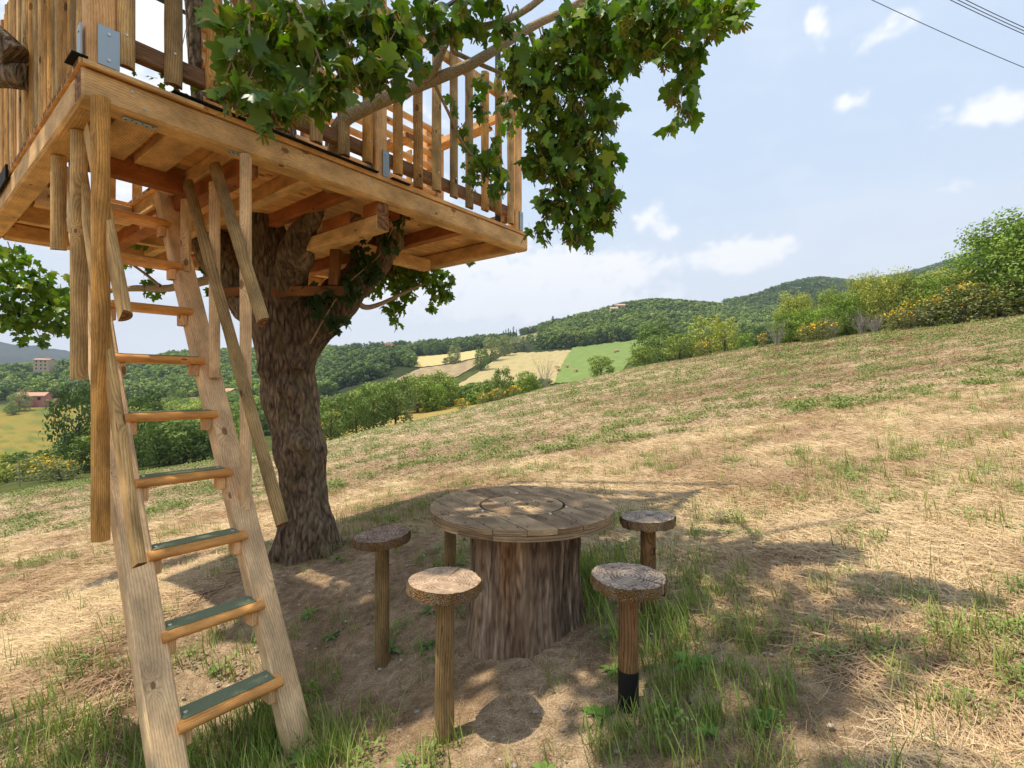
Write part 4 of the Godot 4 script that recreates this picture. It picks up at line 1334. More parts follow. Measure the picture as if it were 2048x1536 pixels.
func build_houses() -> void:
	var pink := mat(lin(0.50, 0.22, 0.17), 0.95)
	var cream := mat(lin(0.62, 0.46, 0.29), 0.95)
	var stone := mat(lin(0.40, 0.34, 0.27), 0.95)
	var tile := mat(lin(0.52, 0.30, 0.20), 0.9)
	var dark := mat(lin(0.03, 0.03, 0.032), 0.4)
	var white := mat(lin(0.78, 0.77, 0.74), 0.8)
	# pink farmhouse
	var p := at_bearing(-956, 252)
	var o := thing("pink_farmhouse", "pink rendered farmhouse with terracotta roof on the meadow's upper edge", "house", S(p.x, p.y, ground(p.x, p.y)))
	o.rotation.y = 0.35
	walls(o, 11.0, 7.6, 5.4, 1.5, pink)
	var rf := gable(o, 11.0, 7.6, 5.4, 1.5, 0.5, tile)
	slab_part(rf, "chimney", Vector3(-4.6, 7.2, 0.6), Vector3(0.8, 1.6, 0.8), pink)
	slab_part(rf, "chimney", Vector3(-2.6, 7.4, -0.8), Vector3(0.8, 1.4, 0.8), pink)
	slab_part(o, "porch", Vector3(-1.6, 1.1, 5.1), Vector3(6.4, 2.2, 2.6), pink)
	slab_part(o, "porch_roof", Vector3(-1.6, 5.0, 5.1), Vector3(6.9, 0.25, 3.2), tile)
	for x in [-4.5, -1.6, 1.3]:
		slab_part(o, "porch_pillar", Vector3(x, 3.55, 6.1), Vector3(0.45, 2.7, 0.45), pink)
	slab_part(o, "annex", Vector3(7.4, 1.4, -0.5), Vector3(3.8, 3.6, 4.6), pink)
	slab_part(o, "annex_roof", Vector3(7.4, 3.35, -0.5), Vector3(4.4, 0.25, 5.2), tile)
	for c in [Vector3(-2.2, 3.6, 3.83), Vector3(3.6, 3.8, 3.83), Vector3(-2.8, 1.1, 6.43), Vector3(7.4, 1.4, 1.83)]:
		slab_part(o, "window", c, Vector3(1.2 if c.y != 3.6 else 2.2, 1.5, 0.1), dark)
	# tower house on the wooded hill
	p = at_bearing(-936, 426)
	o = thing("tower_house", "tall cream coloured house on the wooded hill before the blue mountain", "house", S(p.x, p.y, ground(p.x, p.y) + 4.5))
	o.rotation.y = 0.25
	walls(o, 11.0, 8.0, 9.0, 0.9, cream)
	rf = gable(o, 11.0, 8.0, 9.0, 1.1, 0.4, tile)
	slab_part(rf, "chimney", Vector3(3.0, 10.4, 0.4), Vector3(1.6, 1.4, 1.0), cream)
	for x in [-3.2, 0.0, 3.0]:
		for y in [7.4, 4.4, 1.4]:
			slab_part(o, "window", Vector3(x, y, 4.03), Vector3(1.0, 1.4, 0.1), dark)
	# stone farmhouse
	p = at_bearing(-632, 250)
	o = thing("stone_farmhouse", "low stone farmhouse with a tiled gable seen left of the ladder's right stile", "house", S(p.x, p.y, ground(p.x, p.y)))
	o.rotation.y = 1.25
	walls(o, 9.0, 5.6, 3.6, 1.3, stone)
	gable(o, 9.0, 5.6, 3.6, 1.3, 0.35, tile)
	slab_part(o, "window", Vector3(4.53, 2.6, 0.3), Vector3(0.1, 0.9, 0.9), dark)
	slab_part(o, "door", Vector3(4.53, 0.9, -1.1), Vector3(0.1, 1.6, 1.3), mat(lin(0.33, 0.2, 0.13), 0.9))
	slab_part(o, "window", Vector3(2.4, 2.7, 2.83), Vector3(0.8, 0.9, 0.1), dark)
	slab_part(o, "lean_to", Vector3(1.0, 0.9, -3.9), Vector3(4.0, 2.6, 2.2), cream)
	# stone house with a hipped look, behind
	p = at_bearing(-569, 258)
	o = thing("stone_house", "two storey stone house with a tiled roof right of the ladder", "house", S(p.x, p.y, ground(p.x, p.y) + 0.6))
	o.rotation.y = -0.3
	walls(o, 8.4, 7.0, 6.6, 1.2, stone)
	gable(o, 8.4, 7.0, 6.6, 1.5, 0.6, tile)
	for c in [Vector3(2.3, 5.2, 3.53), Vector3(1.4, 2.9, 3.53), Vector3(-1.8, 5.2, 3.53)]:
		slab_part(o, "window", c, Vector3(1.1, 1.4, 0.1), dark)
	# garden with a parasol
	p = at_bearing(-548, 226)
	o = thing("garden_parasol", "white square parasol in the far garden", "parasol", S(p.x, p.y, ground(p.x, p.y)))
	var cone := CylinderMesh.new()
	cone.top_radius = 0.05
	cone.bottom_radius = 2.3
	cone.height = 0.7
	cone.radial_segments = 8
	part(o, "canopy", cone, white, Transform3D(Basis(), Vector3(0, 2.7, 0)))
	slab_part(o, "pole", Vector3(0, 1.2, 0), Vector3(0.08, 2.4, 0.08), white)
	o = thing("garden_wall", "low white garden wall with pillars below the parasol", "wall", S(p.x, p.y - 3.0, ground(p.x, p.y - 3.0)))
	slab_part(o, "coping", Vector3(0.6, 0.2, 0), Vector3(9.4, 0.9, 0.35), white)
	for x in [-4.0, 4.6]:
		slab_part(o, "pillar", Vector3(x, 1.0, 0.02), Vector3(0.6, 2.0, 0.6), white)
	# cottage on the ridge, and two roofs on the wooded hill
	p = at_bearing(-246, 590)
	o = thing("ridge_cottage", "tiny red roofed cottage on the skyline of the ridge", "house", S(p.x, p.y, ground(p.x, p.y) + 3.2))
	walls(o, 8.0, 6.0, 2.6, 1.2, cream)
	gable(o, 8.0, 6.0, 2.6, 1.5, 0.5, mat(lin(0.30, 0.11, 0.06), 0.9))
	slab_part(o, "window", Vector3(-2, 1.4, 3.03), Vector3(0.9, 1.1, 0.1), dark)
	slab_part(o, "window", Vector3(2, 1.4, 3.03), Vector3(0.9, 1.1, 0.1), dark)
	for e in [[203, 545, 7.5, "left of the two pale roofed houses high on the wooded hill", 5.5], [217, 556, 8.5, "right and upper of the two pale roofed houses on the wooded hill", 6.5]]:
		p = at_bearing(e[0], e[1])
		o = thing("hill_house", e[3], "house", S(p.x, p.y, ground(p.x, p.y) + e[4]))
		walls(o, e[2], 8.0, 5.0, 1.6, cream)
		gable(o, e[2], 8.0, 5.0, 1.8, 0.6, mat(lin(0.50, 0.36, 0.26), 0.9))
		slab_part(o, "window", Vector3(-2, 2.6, 4.03), Vector3(1.6, 1.8, 0.1), dark)
	# round bales
	var hay := mat(lin(0.46, 0.33, 0.17), 1.0)
	for e in [[30, 225, "round straw bale alone in the middle of the stubble field"], [91, 238, "upper round bale near the stubble field's right border"], [93, 226, "lower round bale near the stubble field's right border"], [109, 240, "round bale just inside the green field's left border"], [127, 217, "round bale low in the green field"], [205, 288, "left bale of the pair high in the green field"], [211, 291, "right bale of the pair high in the green field"]]:
		p = at_bearing(e[0], e[1])
		o = thing("hay_bale", e[2], "hay bale", S(p.x, p.y, ground(p.x, p.y) + 0.3))
		var c := CylinderMesh.new()
		c.top_radius = 0.8
		c.bottom_radius = 0.8
		c.height = 1.5
		c.radial_segments = 16
		var s := SurfaceTool.new()
		s.create_from(c, 0)
		part(o, "roll", s.commit(), hay, Transform3D(Basis.from_euler(Vector3(0, rng.randf(), PI / 2)), Vector3(0, 0.75, 0)))
		var rim := TorusMesh.new()
		rim.inner_radius = 0.72
		rim.outer_radius = 0.83
		rim.rings = 16
		rim.ring_segments = 5
		part(o, "binding", rim, hay, Transform3D(Basis.from_euler(Vector3(0, 0, PI / 2)), Vector3(0, 0.75, 0)))
	# overhead cables, far up on the right
	for e in [[Vector3(12.0, 20.0, 16.35), Vector3(26.5, 20.0, 10.2), "single power cable crossing the upper right sky"], [Vector3(14.0, 18.0, 14.56), Vector3(24.0, 18.0, 10.35), "lower of the bundled cables at the top right corner"], [Vector3(14.0, 18.0, 14.70), Vector3(24.0, 18.0, 10.44), "middle of the bundled cables at the top right corner"], [Vector3(14.0, 18.0, 14.85), Vector3(24.0, 18.0, 10.53), "upper of the bundled cables at the top right corner"]]:
		var a: Vector3 = e[0]
		var b: Vector3 = e[1]
		var s := MB.new()
		var pts := []
		var rad := []
		for k in 9:
			var f := k / 8.0
			pts.append(S(lerpf(a.x, b.x, f), lerpf(a.y, b.y, f), lerpf(a.z, b.z, f) - 0.25 * sin(PI * f)))
			rad.append(0.012)
		limb(s, pts, rad, 6, 0.0)
		tag(part(self, "power_cable", s.made(), M.cable), e[2], "cable")
	# wires of the fence at the valley hedge
	p = at_bearing(-985, 44)
	var g := ground(p.x, p.y)
	tag(part(self, "fence_post", post_mesh(2.2, 0.05, 0.05), tone.grey, Transform3D(Basis(), S(p.x, p.y, g - 0.1))), "weathered grey fence post in the valley hedge at the lower left", "post")


# ---------------------------------------------------------------- the treehouse deck
func build_deck() -> void:
	var o := thing("treehouse_deck", "square timber treehouse deck with pale railings built round the maple", "treehouse", W(0, 0, 1.1))
	var ln := 2.87    # along the front
	var wd := 2.95    # along the left side
	var z := 1.1      # underside
	var fu := Vector3(UU.x, 0, -UU.y)     # world directions
	var fv := Vector3(VV.x, 0, -VV.y)
	# edge beams
	put_beam(o, "front_beam", W(0.0, 0.055, z + 0.062), W(ln, 0.055, z + 0.062), 0.124, 0.11, M.beam, fv, 0.012)
	put_beam(o, "side_beam", W(0.055, 0.113, z + 0.061), W(0.055, wd, z + 0.061), 0.122, 0.11, M.beam, fu, 0.012)
	put_beam(o, "side_beam", W(ln - 0.055, 0.113, z + 0.061), W(ln - 0.055, wd, z + 0.061), 0.122, 0.11, M.beam, fu, 0.012)
	put_beam(o, "back_beam", W(0.113, wd - 0.055, z + 0.061), W(ln - 0.113, wd - 0.055, z + 0.061), 0.122, 0.11, M.beam, fv, 0.012)
	# deck boards (the hatch for the ladder stays open)
	var v := 0.045
	while v < wd - 0.04:
		var hatch: bool = v > 0.82 and v < 1.72
		if hatch:
			put_beam(o, "deck_board", W(0.59, v, z + 0.139), W(ln + 0.008, v, z + 0.139), 0.024, 0.093, M.deck, fv, 0.002)
			put_beam(o, "deck_board", W(-0.008, v, z + 0.139), W(0.065, v, z + 0.139), 0.024, 0.093, M.deck, fv, 0.002)
		else:
			put_beam(o, "deck_board", W(-0.008, v, z + 0.139), W(ln + 0.008, v, z + 0.139), 0.024, 0.093, M.deck, fv, 0.002)
		v += 0.0965
	# thin edging and roofing felt on the rim
	put_beam(o, "edge_strip", W(0.0, -0.012, z + 0.132), W(0.42, -0.012, z + 0.132), 0.02, 0.018, M.beam, fv, 0.003)
	put_beam(o, "felt_edge", W(0.30, 0.0, z + 0.1545), W(1.36, 0.0, z + 0.1545), 0.006, 0.05, M.felt, fv, 0.001)
	put_beam(o, "felt_edge", W(1.46, 0.0, z + 0.1545), W(1.60, 0.0, z + 0.1545), 0.006, 0.05, M.felt, fv, 0.001)
	put_beam(o, "felt_edge", W(-0.006, -0.01, z + 0.156), W(-0.008, 0.10, z + 0.154), 0.006, 0.05, M.felt, fu, 0.001)
	put_beam(o, "felt_edge", W(-0.016, 1.62, z + 0.13), W(-0.016, 2.05, z + 0.12), 0.09, 0.012, M.felt, fu, 0.001)
	# joists along v
	for e in [[0.25, 0.15, 0.05, 0.113, 0.76], [0.44, 0.15, 0.05, 0.113, 0.76], [1.02, 0.07, 0.09, 0.113, 2.83], [1.30, 0.06, 0.09, 0.113, 2.83], [1.78, 0.07, 0.09, 0.113, 2.83], [2.25, 0.075, 0.09, 0.113, 2.83]]:
		put_beam(o, "joist", W(e[0], e[3], z + 0.126 - e[2] / 2), W(e[0], e[4], z + 0.126 - e[2] / 2), e[2], e[1], M.beam if e[0] < 1.1 else M.bearer, fu, 0.004)
	put_beam(o, "joist", W(0.645, 0.113, z + 0.08), W(0.645, 2.83, z + 0.08), 0.09, 0.06, M.beam, fu)
	put_beam(o, "joist", W(0.675, 0.113, z - 0.012), W(0.675, 2.5, z - 0.012), 0.085, 0.09, M.bearer, fu)
	# cross pieces along u
	put_beam(o, "cross_beam", W(0.113, 0.80, z + 0.05), W(0.6, 0.80, z + 0.05), 0.12, 0.07, M.bearer, fv)
	put_beam(o, "cross_beam", W(0.113, 1.72, z + 0.05), W(0.6, 1.72, z + 0.05), 0.12, 0.07, M.beam, fv)
	put_beam(o, "cross_beam", W(0.113, 2.25, z + 0.055), W(2.7, 2.25, z + 0.055), 0.11, 0.07, M.beam, fv)
	put_beam(o, "cross_beam", W(1.46, 0.80, z - 0.075), W(2.48, 0.80, z - 0.075), 0.09, 0.09, M.beam, fv)
	put_beam(o, "cross_beam", W(0.113, 1.28, z + 0.05), W(0.2, 1.28, z + 0.05), 0.12, 0.07, M.beam, fv)
	# the doubled bearer that sticks out under the front, and its companions on the trunk
	put_beam(o, "bearer", W(1.42, 0.02, z - 0.125), W(1.42, 2.6, z - 0.125), 0.088, 0.092, M.beam, fu, 0.006)
	put_beam(o, "bearer_block", W(1.42, 0.022, z - 0.04), W(1.42, 0.16, z - 0.04), 0.078, 0.09, M.bearer, fu, 0.004)
	put_beam(o, "bearer_block", W(1.42, 0.30, z - 0.04), W(1.42, 0.62, z - 0.04), 0.078, 0.088, M.bearer, fu, 0.004)
	put_beam(o, "bearer", W(2.02, 0.9, z - 0.045), W(2.02, 2.6, z - 0.045), 0.085, 0.09, M.bearer, fu, 0.006)
	put_beam(o, "trunk_clamp", S(-1.74, 3.66, 0.675), S(-1.22, 3.69, 0.68), 0.07, 0.05, M.old, Vector3(0, 0, 1), 0.004)
	put_beam(o, "trunk_clamp", S(-2.30, 3.84, 0.70), S(-1.90, 3.74, 0.69), 0.06, 0.05, M.old, Vector3(0, 0, 1), 0.004)
	put_beam(o, "prop", S(-1.30, 3.68, 0.72), S(-1.285, 3.68, 1.02), 0.06, 0.07, M.old, Vector3(1, 0, 0), 0.004)
	# posts
	for e in [[0.065, 0.055, 0.09, 2.9], [1.405, 0.055, 0.085, 2.55], [2.765, 0.055, 0.085, 2.42], [2.80, 1.0, 0.08, 2.35], [2.80, 2.88, 0.08, 2.4], [0.055, 2.88, 0.085, 2.5], [0.055, 1.5, 0.08, 2.4]]:
		put_beam(o, "railing_post", W(e[0], e[1], z + 0.152), W(e[0], e[1], e[3]), e[2], e[2], M.post, fv, 0.006)
	# zinc angles at the post feet, each with two screws
	for e in [[0.085, -0.001, 0.07, 0.155, 0], [0.008, 0.055, 0.05, 0.15, 1], [1.43, -0.001, 0.045, 0.16, 0], [1.352, 0.055, 0.04, 0.15, 1], [2.785, -0.001, 0.045, 0.15, 0]]:
		var b := BoxMesh.new()
		b.size = Vector3(e[2], e[3], 0.005)
		var face := -fv if e[4] == 0 else -fu
		var c := W(e[0], e[1] + 0.0075, z + 0.155 + e[3] / 2) + face * 0.002
		var side := Vector3.UP.cross(face)
		var pl := part(o, "zinc_angle", b, M.zinc, Transform3D(Basis(side, Vector3.UP, face), c - o.position))
		for y in [-0.33, 0.33]:
			var sc := CylinderMesh.new()
			sc.top_radius = 0.006
			sc.bottom_radius = 0.007
			sc.height = 0.004
			sc.radial_segments = 10
			part(pl, "screw", sc, M.screw, Transform3D(Basis(Vector3(1, 0, 0), PI / 2), Vector3(0, e[3] * y, 0.004)))
	# front railing: bottom rail, top rail, half-round pales
	put_beam(o, "bottom_rail", W(0.11, 0.055, 1.39), W(1.36, 0.055, 1.39), 0.075, 0.05, M.rail, fv, 0.006)
	put_beam(o, "bottom_rail", W(1.45, 0.055, 1.385), W(2.72, 0.055, 1.385), 0.075, 0.05, M.rail, fv, 0.006)
	put_beam(o, "top_rail", W(0.11, 0.055, 2.29), W(1.36, 0.055, 2.29), 0.07, 0.045, M.post, fv, 0.006)
	put_beam(o, "top_rail", W(1.45, 0.055, 2.29), W(2.72, 0.055, 2.29), 0.07, 0.045, M.beam, fv, 0.006)
	var pales := []
	for k in 7:
		pales.append(half_round_mesh(1.04 + 0.015 * (k % 3), 0.0335 + 0.0012 * (k % 4)))
	var looks: Array = [M.pale, M.pale_b, M.pale_c, M.pale_d]
	var idx := 0
	for u in [0.145, 0.314, 0.478, 0.63, 0.80, 0.985, 1.152, 1.312, 1.535, 1.70, 1.86, 2.026, 2.184, 2.352, 2.512, 2.665]:
		var m: Mesh = pales[idx % 7]
		var y0: float = 1.283 + 0.012 * (idx * 7 % 3)
		var xf := along(W(u, 0.028, y0), W(u + 0.004 * ((idx * 5) % 3 - 1), 0.028, y0 + 1.05), -fv)
		xf.origin -= o.position
		var pl := part(o, "pale", m, looks[(idx * 3 + idx / 4) % 4], xf)
		var sc := CylinderMesh.new()
		sc.top_radius = 0.005
		sc.bottom_radius = 0.006
		sc.height = 0.004
		sc.radial_segments = 8
		part(pl, "screw", sc, M.screw, Transform3D(Basis(Vector3(1, 0, 0), PI / 2), Vector3(-0.40, 0.004, 0.0355)))
		idx += 1
	# left side railing: pales close together, fixed on the outer face, two layers seen against each other
	put_beam(o, "bottom_rail", W(0.075, 0.11, 1.42), W(0.075, 2.83, 1.42), 0.075, 0.045, M.rail, fu, 0.006)
	put_beam(o, "top_rail", W(0.075, 0.11, 2.29), W(0.075, 2.83, 2.29), 0.07, 0.045, M.post, fu, 0.006)
	v = 0.155
	while v < 2.86:
		var m: Mesh = pales[idx % 7]
		var y0: float = 1.275 + 0.01 * (idx * 5 % 4)
		var xf := along(W(0.05, v, y0), W(0.05 - 0.006 * (idx % 2), v + 0.004 * ((idx * 5) % 3 - 1), y0 + 1.05), -fu)
		xf.origin -= o.position
		part(o, "pale", m, looks[(idx * 3 + idx / 4) % 4], xf)
		v += 0.077 + 0.008 * ((idx * 11) % 3 - 1)
		idx += 1
	# right side railing
	put_beam(o, "bottom_rail", W(2.80, 0.10, 1.39), W(2.80, 2.83, 1.39), 0.075, 0.045, M.rail, fu, 0.006)
	put_beam(o, "top_rail", W(2.79, 0.10, 2.26), W(2.79, 1.0, 2.26), 0.07, 0.045, M.post, fu, 0.006)
	put_beam(o, "handrail_board", W(2.72, 0.30, 2.17), W(2.72, 1.15, 2.17), 0.03, 0.11, M.post, fu, 0.006)
	put_beam(o, "handrail_board", W(2.12, 0.60, 1.95), W(2.12, 1.18, 1.95), 0.05, 0.09, M.post, fu, 0.006)
	v = 1.12
	while v < 2.8:
		var xf := along(W(2.83, v, 1.29), W(2.83, v, 2.33), fu)
		xf.origin -= o.position
		part(o, "pale", pales[idx % 7], looks[idx % 4], xf)
		v += 0.17
		idx += 1
	# back railing
	put_beam(o, "bottom_rail", W(0.11, 2.88, 1.39), W(2.75, 2.88, 1.39), 0.075, 0.045, M.rail, fv, 0.006)
	var u2 := 0.2
	while u2 < 2.75:
		var xf := along(W(u2, 2.915, 1.29), W(u2, 2.915, 2.3), fv)
		xf.origin -= o.position
		part(o, "pale", pales[idx % 7], looks[idx % 4], xf)
		u2 += 0.19
		idx += 1
	# inner barrier of long horizontal half-round rails, on uprights
	for k in 7:
		var y: float = 1.66 + 0.117 * k
		var a := W(0.78, 1.0, y)
		var b := W(2.74, 1.0, y)
		var xf := along(a, b, -fv)
		xf.origin -= o.position
		part(o, "long_rail", half_round_mesh(a.distance_to(b), 0.030), M.post if k % 2 else M.beam, xf)
	for u in [0.82, 1.5, 2.12, 2.70]:
		put_beam(o, "upright", W(u, 1.035, z + 0.152), W(u, 1.035, 2.40), 0.07, 0.06, M.post, fv, 0.005)
	put_beam(o, "inner_board", W(0.8, 1.06, 1.42), W(2.6, 1.06, 1.42), 0.20, 0.02, M.beam, fv, 0.003)
	# perforated plates where the ladder's rail posts hang
	for e in [[0.20, 0.055, 0.12, 0.035], [0.575, 0.03, 0.07, 0.03]]:
		var b := BoxMesh.new()
		b.size = Vector3(e[2], 0.003, e[3])
		var pl := part(o, "strap_plate", b, M.zinc, Transform3D(Basis(fu, Vector3.UP, fu.cross(Vector3.UP)), W(e[0], e[1], z - 0.0035) - o.position))
		for q in 6:
			var sc := CylinderMesh.new()
			sc.top_radius = 0.004
			sc.bottom_radius = 0.004
			sc.height = 0.002
			sc.radial_segments = 8
			part(pl, "hole", sc, M.felt, Transform3D(Basis(), Vector3(e[2] * (-0.38 + 0.152 * q), -0.0012, e[3] * (0.22 if q % 2 else -0.22))))
	# screws and nail heads on the front beam
	for e in [[0.16, 1.19], [0.20, 1.135], [0.92, 1.15], [1.30, 1.17], [1.66, 1.15], [1.70, 1.13], [2.30, 1.16], [2.78, 1.13], [2.80, 1.17], [2.42, 1.14]]:
		var sc := CylinderMesh.new()
		sc.top_radius = 0.0055
		sc.bottom_radius = 0.006
		sc.height = 0.004
		sc.radial_segments = 8
		part(o, "screw", sc, M.screw, Transform3D(Basis(fu, -fv, fu.cross(-fv)), W(e[0], -0.001, e[1]) - o.position))
	# black steel frame standing on the deck
	var f := thing("steel_frame", "thin black steel frame rising from the deck above the railings", "metal frame", W(2.72, 0.2, 1.253))
	for e in [[2.72, 0.2], [2.72, 2.75], [0.2, 2.75]]:
		put_beam(f, "upright", W(e[0], e[1], 1.254), W(e[0], e[1], 3.58), 0.035, 0.035, M.steel, fv, 0.002)
	for y in [3.42, 3.55]:
		put_beam(f, "rail", W(0.2, 2.75, y), W(2.70, 2.75, y), 0.028, 0.028, M.steel, fv, 0.002)
		put_beam(f, "rail", W(2.72, 0.22, y), W(2.72, 2.73, y), 0.028, 0.028, M.steel, fu, 0.002)
	for k in 5:
		put_beam(f, "spacer", W(0.5 + 0.5 * k, 2.75, 3.435), W(0.5 + 0.5 * k, 2.75, 3.536), 0.016, 0.016, M.steel, fv, 0.001)
		put_beam(f, "spacer", W(2.72, 0.5 + 0.5 * k, 3.435), W(2.72, 0.5 + 0.5 * k, 3.536), 0.016, 0.016, M.steel, fu, 0.001)


# ---------------------------------------------------------------- the ladder with its handrails
func build_ladder() -> void:
	var foot := Vector3(-0.857, 2.035, 0)    # x, d of the right stile's foot
	var o := thing("ladder", "steep wooden ladder with green gritted treads and pale handrails", "ladder", S(-0.857, 2.035, -1.46))
	var lean := Vector3(-0.775, 0, -0.632).normalized()
	var acr := Vector3(0.57, 0, -0.82).normalized()      # along the rungs, towards the right stile
	var up := (lean * 1.4 + Vector3.UP * 2.28).normalized()
	var face := acr.cross(up)
	if face.dot(lean) > 0:
		face = -face
	face = face.normalized()
	var base := S(foot.x, foot.y, -1.46) + acr * 0.012
	var gap := 0.340
	var sw := 0.106
	var sd := 0.071
	for side in 2:
		var b := base - acr * (side * (gap + sw)) - face * (sd * 0.5)
		var lo := b - up * 0.06
		var gnd := ground(b.x, -b.z) - 0.02
		lo = b + up * ((gnd + DATUM - b.y) / up.y)
		var hi := b + up * ((1.16 + 1.46) / up.y) + acr * (0.012 * side)
		var xf := along(lo, hi, face)
		xf.origin -= o.position
		# along() turns +z of the mesh towards the climber
		part(o, "stile", beam_mesh(lo.distance_to(hi), sw, sd, 0.007), M.stile, xf)
	for k in 9:
		var h := -1.232 + 0.2705 * k
		var q := (h + 1.46) / up.y
		var c := base + up * q - acr * ((gap + sw) / 2)
		var tread := lean
		# tread: board with a rounded nose, let into the stiles
		var l := gap + 0.036
		var s := MB.new()
		var prof := [Vector2(0.0, 0.019), Vector2(0.098, 0.019), Vector2(0.119, 0.012), Vector2(0.125, 0.0), Vector2(0.120, -0.012), Vector2(0.10, -0.020), Vector2(0.0, -0.020)]
		var off := rng.randf()
		var nx := 8
		for j in nx + 1:
			var x := -l / 2 + l * j / nx
			for i in prof.size():
				var a: Vector2 = prof[maxi(i - 1, 0)]
				var b: Vector2 = prof[mini(i + 1, prof.size() - 1)]
				var t := (b - a).normalized()
				var wv := 0.0022 * fine.get_noise_3d(x * 70.0, i * 9.0, k * 31.0) if i > 1 and i < 6 else 0.0
				s.p(Vector3(x, prof[i].y + wv, prof[i].x + wv), Vector3(0, t.x, -t.y), Vector2(off + x / 3.0, off + i * 0.06))
		for j in nx:
			for i in prof.size() - 1:
				var b := j * prof.size() + i
				s.quad(b, b + 1, b + prof.size() + 1, b + prof.size())
		for j in [0, nx]:
			var m := s.p(Vector3(-l / 2 + l * j / nx, 0, 0.05), Vector3(-1 if j == 0 else 1, 0, 0), Vector2(off, 0))
			for i in prof.size():
				s.p(s.v[j * prof.size() + i], Vector3(-1 if j == 0 else 1, 0, 0), Vector2(off + 0.01, 0.1 * i))
			for i in prof.size() - 1:
				s.tri(m, m + 1 + i, m + 2 + i)
		var z := -tread
		var x_ := Vector3.UP.cross(z).normalized()
		var at := c + tread * 0.086
		var r := part(o, "tread", s.made(), M.rung[0], Transform3D(Basis(x_, Vector3.UP, z), at - o.position))
		if k < 6:
			var g := BoxMesh.new()
			g.size = Vector3(gap - 0.008, 0.004, 0.084)
			part(r, "grit_strip", g, M.mat, Transform3D(Basis(), Vector3(0, 0.0212, 0.050)))
			for sx in [-1, 1]:
				var wa := CylinderMesh.new()
				wa.top_radius = 0.007
				wa.bottom_radius = 0.008
				wa.height = 0.003
				wa.radial_segments = 10
				part(r, "screw", wa, M.screw, Transform3D(Basis(), Vector3(sx * (gap / 2 - 0.022), 0.0242, 0.056)))
		# small supporting blocks under the tread's ends
		for side in [-1, 1]:
			var p: Vector3 = c + x_ * (side * (gap / 2 - 0.0165)) + tread * 0.022 - Vector3.UP * 0.0495
			if k > 8:
				continue
			var bx := beam_mesh(0.058, 0.066, 0.030, 0.004)
			part(o, "block", bx, M.block, Transform3D(Basis(Vector3.UP, z, Vector3.UP.cross(z)), p - o.position))
	# handrails: posts that hang from the deck, two sloping half-round rails on each side
	var fu := Vector3(UU.x, 0, -UU.y)
	for e in [[0.052, -0.03, 1.105, -0.605], [0.060, 0.345, 1.095, 0.017], [0.060, 0.735, 1.095, 0.645], [0.607, 0.0, 1.095, -0.604], [0.607, 0.355, 1.05, 0.03], [0.607, 0.745, 1.05, 0.64]]:
		var left: bool = e[0] < 0.3
		var a := W(e[0], e[1], e[3])
		var b := W(e[0], e[1], e[2])
		var face2 := (-fu * 0.55 - Vector3(VV.x, 0, -VV.y)).normalized() if left else (fu - Vector3(VV.x, 0, -VV.y) * 0.9).normalized()
		var xf := along(a, b, face2)
		xf.origin -= o.position
		if left:
			part(o, "handrail_post", half_round_mesh(a.distance_to(b), 0.0305, 0.9), M.pale_c if e[1] < 0.1 else M.pale, xf)
		else:
			part(o, "handrail_post", beam_mesh(a.distance_to(b), 0.045, 0.045, 0.009), M.stile, xf)
	for e in [[0.062, 0.254, 1.09, -0.243, 0.248, 1], [0.062, 0.469, 1.09, -0.399, -0.625, 1], [0.580, 0.2545, 1.09, -0.256, 0.27, -1], [0.580, 0.60, 1.09, -0.422, -0.591, -1]]:
		var a := W(e[0], e[3], e[4])
		var b := W(e[0], e[1], e[2])
		var face3: Vector3 = fu if e[5] == 1 else -fu
		var xf := along(a, b, face3.normalized())
		xf.origin -= o.position
		part(o, "handrail", half_round_mesh(a.distance_to(b), 0.036), M.pale if e[5] == 1 else M.pale_d, xf)


